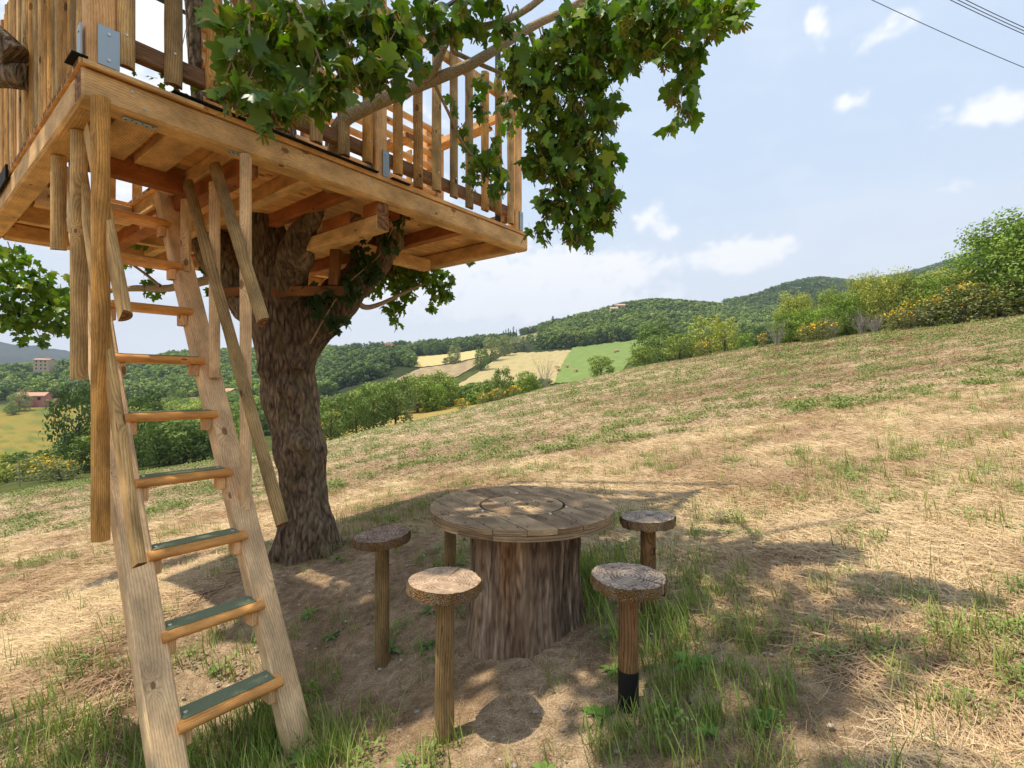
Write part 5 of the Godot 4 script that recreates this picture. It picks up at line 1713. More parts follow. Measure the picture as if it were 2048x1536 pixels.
# ---------------------------------------------------------------- reel table and stools
# a reel board: the part of a disc between two straight cuts, less round holes; along x, cuts at constant z
func reel_board(w0: float, w1: float, rad: float, holes: Array, thick: float, side := 0) -> ArrayMesh:
	var s := MB.new()
	var off := Vector2(rng.randf(), rng.randf())
	var n := maxi(2, int(ceil((w1 - w0) / 0.006)))
	var last := []
	var lw := 0.0
	for k in n + 1:
		var w := lerpf(w0, w1, float(k) / n)
		var e := sqrt(maxf(0.0, rad * rad - w * w))
		e *= 1.0 + 0.004 * fine.get_noise_2d(w * 90.0, rad * 50.0)
		var ends := [[-e if side <= 0 else 0.0, e if side >= 0 else 0.0]]
		for h in holes:
			var c: float = sqrt(maxf(0.0, h[2] * h[2] - (w - h[1]) * (w - h[1])))
			if c <= 0.0 and absf(w - h[1]) > h[2] + (w1 - w0) / n:
				continue
			var nxt := []
			for q in ends:
				var a: float = h[0] - c
				var b: float = h[0] + c
				if b <= q[0] or a >= q[1]:
					nxt.append(q)
				else:
					if a > q[0]:
						nxt.append([q[0], a])
					if b < q[1]:
						nxt.append([b, q[1]])
			ends = nxt
		var kept := ends.duplicate(true)
		if k > 0 and last.size() != ends.size():      # a hole begins or ends here: pinch it shut on the other side
			var more: Array = ends if ends.size() > last.size() else last
			var less: Array = last if ends.size() > last.size() else ends
			for q in more.size() - 1:
				var m: float = (more[q][1] + more[q + 1][0]) / 2
				for z in less.size():
					if less.size() < more.size() and m > less[z][0] and m < less[z][1]:
						less.insert(z + 1, [m, less[z][1]])
						less[z] = [less[z][0], m]
						break
		if k > 0 and last.size() == ends.size():
			for q in ends.size():
				var a0: float = last[q][0]
				var a1: float = last[q][1]
				var b0: float = ends[q][0]
				var b1: float = ends[q][1]
				for lvl in 2:
					var y := 0.0 if lvl == 0 else -thick
					s.flat(Vector3(a0, y, lw), Vector3(a1, y, lw), Vector3(b1, y, w), Vector3(b0, y, w), Vector3(0, 1 - 2 * lvl, 0), off + Vector2(a0 / 3.0, lw / 0.4), off + Vector2(a1 / 3.0, lw / 0.4), off + Vector2(b1 / 3.0, w / 0.4), off + Vector2(b0 / 3.0, w / 0.4))
				s.flat(Vector3(a0, 0, lw), Vector3(b0, 0, w), Vector3(b0, -thick, w), Vector3(a0, -thick, lw), Vector3(-1, 0, signf(lw) * 0.01), off + Vector2(lw, 0) / 3.0, off + Vector2(w, 0) / 3.0, off + Vector2(w / 3.0, 0.06), off + Vector2(lw / 3.0, 0.06))
				s.flat(Vector3(a1, 0, lw), Vector3(b1, 0, w), Vector3(b1, -thick, w), Vector3(a1, -thick, lw), Vector3(1, 0, 0), off + Vector2(lw, 0) / 3.0, off + Vector2(w, 0) / 3.0, off + Vector2(w / 3.0, 0.06), off + Vector2(lw / 3.0, 0.06))
		if k == 0 or k == n:
			for q in ends:
				s.flat(Vector3(q[0], 0, w), Vector3(q[1], 0, w), Vector3(q[1], -thick, w), Vector3(q[0], -thick, w), Vector3(0, 0, -1 if k == 0 else 1), off + Vector2(q[0] / 3.0, 0), off + Vector2(q[1] / 3.0, 0), off + Vector2(q[1] / 3.0, 0.06), off + Vector2(q[0] / 3.0, 0.06))
		last = kept
		lw = w
	return s.made()


func build_table() -> void:
	var top := -0.596
	var g := ground(0.05, 2.47)
	var o := thing("reel_table", "round weathered cable reel table top on a thick tree stump", "table", S(0.05, 2.47, g))
	# boards run along (0.52, -0.855) on plan (x, d)
	var x := Vector3(-0.52, 0, -0.855)
	var z := x.cross(Vector3.UP)
	var turn := Basis(x, Vector3.UP, z)
	var at := S(0.05, 2.5, top) - o.position
	var disc := Node3D.new()
	disc.name = "table_top"
	o.add_child(disc, true)
	disc.position = at
	var inner := [0.0, 0.0, 0.214]
	var cut := [-0.452, -0.335, -0.224, -0.105, 0.02, 0.174, 0.312, 0.452]
	var looks: Array = [M.plank, M.plank_b, M.plank_c, M.plank]
	for k in cut.size() - 1:
		for side in ([-1, 1] if k == 3 or k == 4 else [0]):
			var m := reel_board(cut[k] + 0.0016, cut[k + 1] - 0.0016, 0.452, [inner, [-0.10, -0.27, 0.019]], 0.024, side)
			part(disc, "plank", m, looks[(k * 3) % 4][0], Transform3D(turn, Vector3(0, 0.0012 * (k % 3 - 1), 0)))
	var cin := [-0.201, -0.10, 0.035, 0.201]
	for k in cin.size() - 1:
		var m := reel_board(cin[k] + 0.0014, cin[k + 1] - 0.0014, 0.2005, [[0.0, 0.0, 0.036], [-0.035, 0.145, 0.019]], 0.022)
		part(disc, "centre_plank", m, looks[(k + 1) % 4][0], Transform3D(turn, Vector3(0, -0.001 + 0.001 * k, 0)))
	# the lower layer, its boards laid crosswise
	for k in 6:
		var m := reel_board(lerpf(-0.446, 0.446, k / 6.0) + 0.001, lerpf(-0.446, 0.446, (k + 1) / 6.0) - 0.001, 0.446, [[0.0, 0.0, 0.034], [0.27, -0.10, 0.018], [-0.145, -0.035, 0.018]], 0.023)
		part(disc, "lower_plank", m, looks[k % 3][0], Transform3D(Basis(Vector3.UP, PI / 2) * turn, Vector3(0, -0.0275, 0)))
	var nail := CylinderMesh.new()
	nail.top_radius = 0.0034
	nail.bottom_radius = 0.0034
	nail.height = 0.002
	nail.radial_segments = 8
	var rust := mat(lin(0.03, 0.022, 0.018), 0.7)
	for k in 46:
		var a := TAU * k / 46 + rng.randf_range(-0.04, 0.04)
		var r: float = [0.425, 0.30, 0.26, 0.40][k % 4] + rng.randf_range(-0.015, 0.015)
		part(disc, "nail", nail, rust, Transform3D(Basis(), Vector3(cos(a) * r, 0.0015, sin(a) * r)))
	for k in 20:
		var a := TAU * k / 20
		part(disc, "nail", nail, rust, Transform3D(Basis(), Vector3(cos(a) * 0.085, 0.0015, sin(a) * 0.085)))
	for e in [[0.17, 0.06], [-0.15, 0.12], [0.10, 0.16], [-0.02, -0.19]]:
		var bolt := CylinderMesh.new()
		bolt.top_radius = 0.007
		bolt.bottom_radius = 0.008
		bolt.height = 0.006
		bolt.radial_segments = 10
		part(disc, "bolt", bolt, M.screw, Transform3D(Basis(), Vector3(e[0] * 1.25, 0.003, e[1] * 1.25)))
	# the stump
	var s := MB.new()
	var hgt := top - 0.0515 - g
	var na := 220
	var ny := 100
	for j in ny + 1:
		var f := float(j) / ny
		var y := lerpf(-0.12, hgt, f)
		var e := maxf(0.0, y / hgt)
		for i in na + 1:
			var a := TAU * (i % na) / na
			var ca := cos(a)
			var sa := sin(a)
			var r := lerpf(0.272, 0.258, smoothstep(0.0, 0.6, e)) + 0.018 * exp(-e * 7.0)
			r *= 1.0 + 0.07 * sin(a * 3.0 + 0.7) * (1.0 - 0.5 * e) + 0.035 * sin(a * 5.0 + 2.0 + e) * (1.0 - 0.4 * e)
			var fur := fine.get_noise_3d(ca * 30.0, y * 9.0, sa * 30.0)
			var fib := fine.get_noise_3d(ca * 95.0, y * 14.0, sa * 95.0)
			var right := smoothstep(-0.15, 0.35, ca - 0.25 + 0.35 * fine.get_noise_2d(y * 20.0, sa * 8.0))      # bark keeps to the right
			var crack := smoothstep(0.30, 0.36, absf(fine.get_noise_3d(ca * 17.0 + 50.0, y * 5.0, sa * 17.0)) + 0.06 * fib) * 0.0
			var groove := 0.0
			for gq in [[-1.95, 0.05], [-1.48, 0.035], [-1.15, 0.03], [-2.6, 0.04], [-0.8, 0.035]]:
				var ga: float = -gq[0] + 0.10 * sin(y * 9.0 + gq[0] * 7.0) + 0.05 * sin(y * 23.0)
				var da := absf(angle_difference(a, ga))
				groove = maxf(groove, (1.0 - smoothstep(0.0, gq[1], da)) * smoothstep(-0.1, 0.25, y + 0.3 * sin(gq[0] * 5.0)))
			r += 0.020 * fur + 0.012 * fine.get_noise_3d(ca * 12.0 + 5.0, y * 4.0, sa * 12.0) + 0.004 * fib * (1.0 - right) + right * (0.012 + 0.016 * absf(fib) * 2.0 - 0.010)
			r -= groove * 0.042
			var col := Color(0.255, 0.185, 0.135).lerp(Color(0.43, 0.35, 0.27), smoothstep(-0.1, 0.35, fur + 0.5 * fib))
			col = col.lerp(Color(0.17, 0.11, 0.07), smoothstep(0.05, 0.4, fine.get_noise_3d(ca * 24.0 + 9.0, y * 5.0, sa * 24.0)) * 0.75)
			var org := smoothstep(0.02, 0.3, fine.get_noise_3d(ca * 20.0 + 70.0, y * 6.0, sa * 20.0) + 0.32 * (e - 0.45) + 0.25 * ca)
			col = col.lerp(Color(0.50, 0.265, 0.10), org * 0.38 * (1.0 - right))
			col = col.lerp(Color(0.135, 0.10, 0.075).lerp(Color(0.34, 0.27, 0.21), smoothstep(0.0, 0.4, fib)), right * 0.9)
			var drip := smoothstep(0.55, 1.0, e) * smoothstep(-0.15, 0.25, fine.get_noise_3d(ca * 40.0 + 33.0, y * 1.0, sa * 40.0))
			col = col.lerp(Color(0.10, 0.065, 0.045), drip * 0.55)
			col = col.lerp(Color(0.03, 0.022, 0.016), groove * 0.85)
			s.tint = col * 1.6
			s.p(Vector3(ca * r, y, -sa * r), Vector3.ZERO, Vector2(y / 1.6, a * 0.62))
	for j in ny:
		for i in na:
			var k := j * (na + 1) + i
			s.i.append_array([k, k + na + 1, k + 1, k + 1, k + na + 1, k + na + 2])
	smooth_out(s, Vector3(0, 0, 0), na + 1)
	part(o, "stump", s.made(), M.stump)


func smooth_out(s: MB, mid: Vector3, row := 0) -> void:   # smooth normals; faces turned to look away from the axis through mid
	var nn := PackedVector3Array()
	nn.resize(s.v.size())
	for k in range(0, s.i.size(), 3):
		var a := s.v[s.i[k]]
		var f := (s.v[s.i[k + 2]] - a).cross(s.v[s.i[k + 1]] - a)
		var away := Vector3(a.x - mid.x, 0, a.z - mid.z)
		if row and f.dot(away) < 0.0:
			var w := s.i[k + 1]
			s.i[k + 1] = s.i[k + 2]
			s.i[k + 2] = w
			f = -f
		for q in 3:
			nn[s.i[k + q]] += f
	if row:
		for k in range(0, s.v.size(), row):
			var both := nn[k] + nn[k + row - 1]
			nn[k] = both
			nn[k + row - 1] = both
	for k in nn.size():
		s.n[k] = nn[k].normalized()


func stool(label: String, x: float, d: float, h: float, r: float, leg: float, tilt: Vector2, crack: float, look: Dictionary) -> void:
	var g := ground(x, d)
	var o := thing("log_stool", label, "stool", S(x, d, g), "log slice stools round the reel table")
	var th := 0.036
	var n := 72
	var wob := rng.randf() * 90.0
	var b := Basis.from_euler(Vector3(tilt.x, 0, tilt.y))
	var at := Vector3(0, h - g - th, 0)
	# seat: a slice of log with one radial check
	var s := MB.new()
	var rings := 7
	var gap: float = look.gap
	var out := func(a: float) -> float: return r * (1.0 + 0.07 * fine.get_noise_3d(cos(a) * 9.0 + wob, sin(a) * 9.0, wob) + 0.025 * fine.get_noise_3d(cos(a) * 40.0, sin(a) * 40.0, wob))
	for q in rings + 1:
		var f := float(q) / rings
		for i in n + 1:
			var a := crack + lerpf(gap, TAU - gap, float(i) / n) if q > 1 else crack + TAU * i / n
			var rr: float = out.call(a) * f
			var y := th + 0.0012 * fine.get_noise_2d(cos(a) * rr * 400.0, sin(a) * rr * 400.0 + wob)
			s.p(Vector3(cos(a) * rr, y, -sin(a) * rr), Vector3.UP, Vector2(0.5, 0.5) + Vector2(cos(a), sin(a)) * f * 0.47)
	for q in rings:
		for i in n:
			var k := q * (n + 1) + i
			s.quad(k, k + n + 1, k + n + 2, k + 1)
	for side in [0, n]:      # the walls of the check
		for q in range(1, rings):
			var a0 := s.v[q * (n + 1) + side]
			var a1 := s.v[(q + 1) * (n + 1) + side]
			s.flat(a0, a1, a1 - Vector3(0, th, 0), a0 - Vector3(0, th, 0), Vector3(sin(crack), 0, cos(crack)) * (1 if side == 0 else -1), Vector2(0.3, 0.5), Vector2(0.4, 0.5), Vector2(0.4, 0.51), Vector2(0.3, 0.51))
	part(o, "seat", s.made(), look.seat, Transform3D(b, at))
	# bark rim
	var m := MB.new()
	for j in 6:
		var f := j / 5.0
		for i in n + 1:
			var a := crack + lerpf(gap, TAU - gap, float(i) / n)
			var fl := fine.get_noise_3d(cos(a) * 42.0 + wob, f * 6.0, sin(a) * 42.0)
			var f2 := fine.get_noise_3d(cos(a) * 130.0 + wob, f * 16.0, sin(a) * 130.0)
			var rr: float = out.call(a) + 0.002 + 0.004 * smoothstep(-0.1, 0.15, fl) + 0.002 * f2
			if j == 0 or j == 5:
				rr -= 0.0035
			var y := th * (1.0 - f) * 1.02 - (0.004 + 0.006 * fl) * smoothstep(0.7, 1.0, f)
			var c := (look.bark as Color).lerp(look.bark2, smoothstep(-0.05, 0.12, fl)) * (1.0 + 0.45 * f2)
			m.tint = c * 4.4
			m.p(Vector3(cos(a) * rr, y, -sin(a) * rr), Vector3(cos(a), 0.1, -sin(a)))
	for j in 5:
		for i in n:
			var k := j * (n + 1) + i
			m.quad(k, k + 1, k + n + 2, k + n + 1)
	var mid := m.p(Vector3(0, -0.003, 0), Vector3.DOWN)
	for i in n:
		var k := 5 * (n + 1) + i
		m.i.append_array([mid, k, k + 1])
	part(o, "bark", m.made(), M.flake, Transform3D(b, at))
	# the post
	if look.has("paint"):
		part(o, "post", post_mesh(at.y - 0.135, leg, leg * 0.97), look.leg, Transform3D(Basis(), Vector3(0, 0.133, 0)))
		var p := part(o, "painted_foot", post_mesh(0.19, leg * 1.03, leg * 1.015), M.black_paint, Transform3D(Basis(), Vector3(0, -0.055, 0)))
		tag(p, "black painted foot of the post")
	else:
		part(o, "post", post_mesh(at.y + 0.055, leg * 1.03, leg * 0.97), look.leg, Transform3D(Basis(), Vector3(0, -0.055, 0)))


func build_stools() -> void:
	var t1 := end_grain(512, 61, Color(0.80, 0.71, 0.60), Color(0.61, 0.51, 0.41), 10.0, 0.15)
	var t2 := end_grain(512, 62, Color(0.64, 0.585, 0.52), Color(0.33, 0.30, 0.285), 9.0, 0.55)
	var t3 := end_grain(512, 63, Color(0.44, 0.385, 0.34), Color(0.20, 0.17, 0.15), 9.0, 0.45)
	var red := Color(0.46, 0.165, 0.085)
	var grey := Color(0.27, 0.215, 0.18)
	var tan_ := mat(Color(0.90, 0.86, 0.82), 0.9, t1)
	var ringed := mat(Color(1.12, 1.04, 0.94), 0.9, t2)
	var brown := mat(Color(1.5, 1.38, 1.25), 0.9, t3)
	var mixed := mat(Color(1.12, 1.05, 0.95), 0.9, t2)
	stool("dark topped log stool left of the table, nearest the maple", -0.632, 2.45, -0.728, 0.13, 0.034, Vector2(0.03, 0.07), 2.4, {"gap": 0.012, "seat": brown, "bark": grey * 0.9, "bark2": Color(0.30, 0.16, 0.09), "leg": M.leg[0]})
	stool("light topped log stool in front of the table with reddish bark", -0.241, 1.80, -0.699, 0.126, 0.034, Vector2(0.0, -0.03), 1.25, {"gap": 0.035, "seat": tan_, "bark": red, "bark2": grey, "leg": M.leg[0]})
	stool("grey ringed log stool at the right front, its post painted black at the foot", 0.409, 1.77, -0.672, 0.127, 0.035, Vector2(0.0, 0.0), -0.72, {"gap": 0.045, "seat": ringed, "bark": red, "bark2": grey * 1.1, "leg": M.leg_b[0], "paint": true})
	stool("log stool behind the table on the right, a pebble lying on its seat", 0.643, 2.38, -0.625, 0.125, 0.036, Vector2(-0.02, 0.05), 3.7, {"gap": 0.015, "seat": mixed, "bark": grey, "bark2": Color(0.34, 0.17, 0.10), "leg": M.leg_b[0]})
	stool("log stool behind the table, only its post showing under the table's left rim", -0.37, 3.02, -0.72, 0.115, 0.036, Vector2(0.0, 0.0), 2.0, {"gap": 0.02, "seat": brown, "bark": grey, "bark2": red, "leg": M.leg[0]})
	var sp := SphereMesh.new()
	sp.radius = 0.5
	sp.height = 0.7
	sp.radial_segments = 10
	sp.rings = 5
	var m := MB.new()
	var arr := sp.get_mesh_arrays()
	for k in (arr[Mesh.ARRAY_VERTEX] as PackedVector3Array).size():
		var v: Vector3 = arr[Mesh.ARRAY_VERTEX][k]
		m.p(v * (1.0 + 0.35 * fine.get_noise_3dv(v * 14.0)), arr[Mesh.ARRAY_NORMAL][k])
	m.i = arr[Mesh.ARRAY_INDEX]
	var pb := part(self, "pebble", m.made(), M.stone, Transform3D(Basis(Vector3.UP, 0.4).scaled(Vector3(0.045, 0.022, 0.028)), S(0.655, 2.40, -0.618)))
	tag(pb, "flat pale pebble lying on the back right stool", "pebble")


# ---------------------------------------------------------------- the maple
# masses of foliage: x, d, h, radius
const FOLIAGE := {
	"near": [[-1.10, 2.00, 1.41, 0.109], [-0.98, 1.95, 1.24, 0.116], [-1.01, 1.90, 1.09, 0.079], [-0.93, 1.90, 1.02, 0.072], [-0.88, 2.00, 1.33, 0.119], [-0.80, 2.00, 1.19, 0.119], [-0.91, 2.10, 1.52, 0.125], [-0.76, 2.10, 1.48, 0.125], [-0.68, 2.10, 1.35, 0.115], [-0.70, 2.05, 1.22, 0.086], [-0.76, 2.00, 1.10, 0.056], [-0.62, 2.20, 1.55, 0.120], [-0.55, 2.20, 1.39, 0.109], [-0.63, 2.20, 1.33, 0.074], [-0.49, 2.20, 1.55, 0.098], [-0.47, 2.30, 1.50, 0.087], [-1.03, 1.85, 1.17, 0.055], [-0.90, 1.95, 1.07, 0.064], [-0.66, 2.20, 1.63, 0.131], [-0.41, 2.40, 1.76, 0.095], [-1.10, 1.90, 1.34, 0.042], [-1.05, 1.85, 1.06, 0.037], [-0.94, 1.90, 0.97, 0.026], [-0.80, 1.90, 1.06, 0.047], [-0.23, 2.50, 1.86, 0.082], [-0.11, 2.60, 1.96, 0.085], [-0.18, 2.60, 1.83, 0.046], [-0.34, 2.50, 1.81, 0.060], [-0.30, 2.55, 1.75, 0.066], [-0.08, 2.60, 1.82, 0.062], [-0.38, 2.45, 1.68, 0.058], [-0.43, 2.40, 1.51, 0.048], [-0.01, 2.60, 1.88, 0.067], [-0.94, 2.05, 1.44, 0.102]],
	"right": [[0.04, 2.57, 1.54, 0.092], [0.17, 2.62, 1.71, 0.125], [0.33, 2.62, 1.79, 0.151], [0.47, 2.57, 1.86, 0.153], [0.57, 2.15, 1.58, 0.128], [0.70, 2.05, 1.50, 0.106], [0.82, 1.95, 1.43, 0.081], [0.86, 1.90, 1.42, 0.049], [0.76, 1.95, 1.37, 0.058], [0.66, 2.10, 1.40, 0.096], [0.74, 2.10, 1.33, 0.071], [0.71, 2.10, 1.22, 0.071], [0.73, 2.10, 1.13, 0.042], [0.68, 2.10, 1.07, 0.027], [0.15, 2.62, 1.46, 0.143], [0.31, 2.67, 1.57, 0.164], [0.46, 2.62, 1.65, 0.146], [0.55, 2.57, 1.69, 0.107], [0.20, 2.67, 1.31, 0.146], [0.37, 2.67, 1.33, 0.164], [0.50, 2.62, 1.41, 0.094], [0.23, 2.67, 1.12, 0.133], [0.41, 2.67, 1.12, 0.148], [0.51, 2.67, 1.20, 0.069], [0.29, 2.72, 0.97, 0.119], [0.44, 2.72, 0.95, 0.119], [0.52, 2.72, 0.87, 0.054], [0.35, 2.72, 0.82, 0.081], [0.18, 2.72, 0.95, 0.065], [0.14, 2.77, 0.83, 0.055], [0.42, 2.72, 0.75, 0.043], [0.10, 2.67, 1.15, 0.069], [0.02, 2.52, 1.65, 0.065], [0.54, 2.20, 1.51, 0.100], [0.63, 2.15, 1.52, 0.098], [0.54, 2.70, 1.00, 0.054]],
	"sprig": [[-0.15, 3.10, 1.35, 0.099], [-0.23, 3.10, 1.29, 0.086], [-0.08, 3.15, 1.25, 0.081], [-0.12, 3.15, 1.16, 0.044], [-0.04, 3.20, 1.76, 0.064], [-0.20, 3.20, 1.76, 0.070], [-0.30, 3.10, 1.56, 0.049], [-0.35, 3.00, 1.65, 0.045], [-0.26, 3.10, 1.44, 0.055], [-0.07, 3.00, 1.84, 0.060], [-0.19, 3.00, 1.80, 0.048], [-0.01, 3.10, 1.58, 0.055], [-0.12, 3.10, 1.47, 0.055]],
	"left": [[-4.27, 4.30, 1.06, 0.145], [-4.30, 4.30, 0.76, 0.179], [-4.12, 4.40, 0.82, 0.184], [-3.99, 4.40, 0.65, 0.157], [-4.21, 4.40, 0.52, 0.175], [-4.27, 4.30, 0.55, 0.111], [-3.95, 4.40, 0.48, 0.096], [-4.09, 4.40, 0.35, 0.052], [-3.83, 4.50, 0.93, 0.098], [-3.41, 4.50, 1.10, 0.080], [-3.20, 4.40, 1.21, 0.070], [-3.19, 4.50, 0.85, 0.089], [-3.24, 4.50, 1.02, 0.045], [-3.15, 4.20, 1.19, 0.075], [-3.25, 4.20, 1.24, 0.050], [-4.63, 4.30, 0.89, 0.256], [-4.54, 4.30, 0.55, 0.171], [-4.28, 4.40, 0.34, 0.039]],
	"back": [[-1.31, 5.00, 1.04, 0.179], [-1.06, 5.00, 0.99, 0.189], [-0.80, 5.00, 1.04, 0.179], [-0.69, 5.00, 0.89, 0.129], [-1.14, 4.90, 0.73, 0.107], [-1.14, 4.90, 0.60, 0.058], [-0.80, 5.00, 0.75, 0.060], [-1.34, 4.80, 0.86, 0.071], [-0.60, 5.00, 1.03, 0.060], [-0.95, 5.00, 1.13, 0.129], [-0.42, 5.00, 1.21, 0.055], [-2.72, 4.50, 1.00, 0.063], [-2.68, 4.50, 0.80, 0.054], [-2.26, 4.60, 0.77, 0.037]],
	"ivy": [[-1.40, 3.68, 0.61, 0.117], [-1.23, 3.72, 0.72, 0.126], [-1.07, 3.78, 0.87, 0.113], [-0.88, 3.60, 1.02, 0.071], [-0.78, 3.50, 1.12, 0.049], [-0.71, 3.45, 1.18, 0.031], [-1.34, 3.72, 0.47, 0.066], [-1.11, 3.70, 0.98, 0.088], [-1.48, 3.68, 0.72, 0.051], [-1.23, 3.70, 0.47, 0.044], [-1.29, 3.70, 0.40, 0.029]],
}


# a five-lobed leaf hanging from its stalk: stalk at the origin, tip at -y, upper face +z
func maple_leaf(fold: float, droop: float, twist: float) -> ArrayMesh:
	var half := [Vector2(0.0, 0.03), Vector2(0.15, -0.07), Vector2(0.33, -0.02), Vector2(0.40, 0.10), Vector2(0.335, 0.24), Vector2(0.50, 0.33), Vector2(0.60, 0.50), Vector2(0.44, 0.545), Vector2(0.31, 0.53), Vector2(0.235, 0.62), Vector2(0.26, 0.76), Vector2(0.11, 0.84), Vector2(0.0, 1.0)]
	var s := MB.new()
	var pts := []
	for p in half:
		pts.append(p)
	for k in range(half.size() - 2, 0, -1):
		pts.append(Vector2(-half[k].x * 0.96, half[k].y * 1.02))
	var lift := func(p: Vector2) -> Vector3:
		var z := -fold * absf(p.x) - droop * p.y * p.y + twist * p.x * p.y + 0.03 * sin(p.x * 17.0) * sin(p.y * 11.0)
		return Vector3(p.x, -p.y, z)
	var mid := [Vector2(0, 0.16), Vector2(0, 0.42), Vector2(0, 0.7)]
	s.tint = Color(1.12, 1.12, 1.0)
	for p in mid:
		s.p(lift.call(p), Vector3.ZERO)
	s.tint = Color(0.94, 0.95, 0.95)
	for p in pts:
		s.p(lift.call(p), Vector3.ZERO)
	var n := pts.size()
	for k in n:
		var a := 3 + k
		var b := 3 + (k + 1) % n
		var y: float = (pts[k].y + pts[(k + 1) % n].y) / 2
		var c := 0 if y < 0.2 else (1 if y < 0.6 else 2)
		s.i.append_array([c, a, b])
	# close the seams between the midrib points
	for k in n:
		var y0: float = (pts[k].y + pts[(k + 1) % n].y) / 2
		var y1: float = (pts[(k + 1) % n].y + pts[(k + 2) % n].y) / 2
		var c0 := 0 if y0 < 0.2 else (1 if y0 < 0.6 else 2)
		var c1 := 0 if y1 < 0.2 else (1 if y1 < 0.6 else 2)
		if c0 != c1:
			s.i.append_array([c0, 3 + (k + 1) % n, c1])
	var nn := PackedVector3Array()
	nn.resize(s.v.size())
	for k in range(0, s.i.size(), 3):
		var f := (s.v[s.i[k + 2]] - s.v[s.i[k]]).cross(s.v[s.i[k + 1]] - s.v[s.i[k]])
		if f.z < 0.0:
			var w := s.i[k + 1]
			s.i[k + 1] = s.i[k + 2]
			s.i[k + 2] = w
			f = -f
		for q in 3:
			nn[s.i[k + q]] += f
	for k in nn.size():
		s.n[k] = nn[k].normalized()
	# stalk
	s.tint = Color(1.7, 1.25, 0.6)
	s.flat(Vector3(-0.010, 0.0, 0), Vector3(0.010, 0.0, 0), Vector3(0.012, 0.5, 0.05), Vector3(-0.004, 0.5, 0.05), Vector3(0, 0, 1))
	return s.made()


func key_mesh() -> ArrayMesh:     # a bunch of paired winged seeds
	var s := MB.new()
	for k in 6:
		var at := Vector3(rng.randfn() * 0.012, -rng.randf() * 0.03, rng.randfn() * 0.012)
		var yaw := rng.randf() * TAU
		for side in [-1, 1]:
			var a := yaw + (0.9 if side == 1 else -0.9)
			var dir := Vector3(cos(a) * 0.75, -0.66, sin(a) * 0.75)
			var sd := dir.cross(Vector3(0.2, 1, 0.1)).normalized() * 0.0052
			var g := rng.randf_range(0.8, 1.25)
			s.tint = Color(g, g, g)
			var l := rng.randf_range(0.024, 0.033)
			s.flat(at - sd * 0.5, at + sd * 0.5, at + dir * l * 0.75 + sd * 1.3, at + dir * l * 0.6 - sd * 0.7, Vector3(0, 0.3, 1))
			s.flat(at + dir * l * 0.6 - sd * 0.7, at + dir * l * 0.75 + sd * 1.3, at + dir * l + sd * 0.8, at + dir * l + sd * 0.1, Vector3(0, 0.3, 1))
	return s.made()


func hang(p: Vector3, size: float, flat_: float) -> Transform3D:
	var pitch := -clampf(rng.randfn() * 0.45 + flat_, -0.3, 1.5)     # 0 hangs straight, -pi/2 lies level
	var b := Basis(Vector3.UP, rng.randf() * TAU) * Basis(Vector3(1, 0, 0), pitch) * Basis(Vector3(0, 0, 1), rng.randfn() * 0.35)
	var k := size * rng.randf_range(0.55, 1.25)
	return Transform3D(b.scaled(Vector3(k, k, k)) if false else b * Basis.from_scale(Vector3(k * rng.randf_range(0.85, 1.1), k, k)), p)


func leaf_tint() -> Color:
	var q := rng.randf()
	var c := Color(0.085, 0.155, 0.022).lerp(Color(0.145, 0.235, 0.032), rng.randf())
	if q < 0.2:
		c = Color(0.06, 0.12, 0.034)
	elif q > 0.9:
		c = Color(0.22, 0.27, 0.045)
	return c * rng.randf_range(1.15, 1.9)


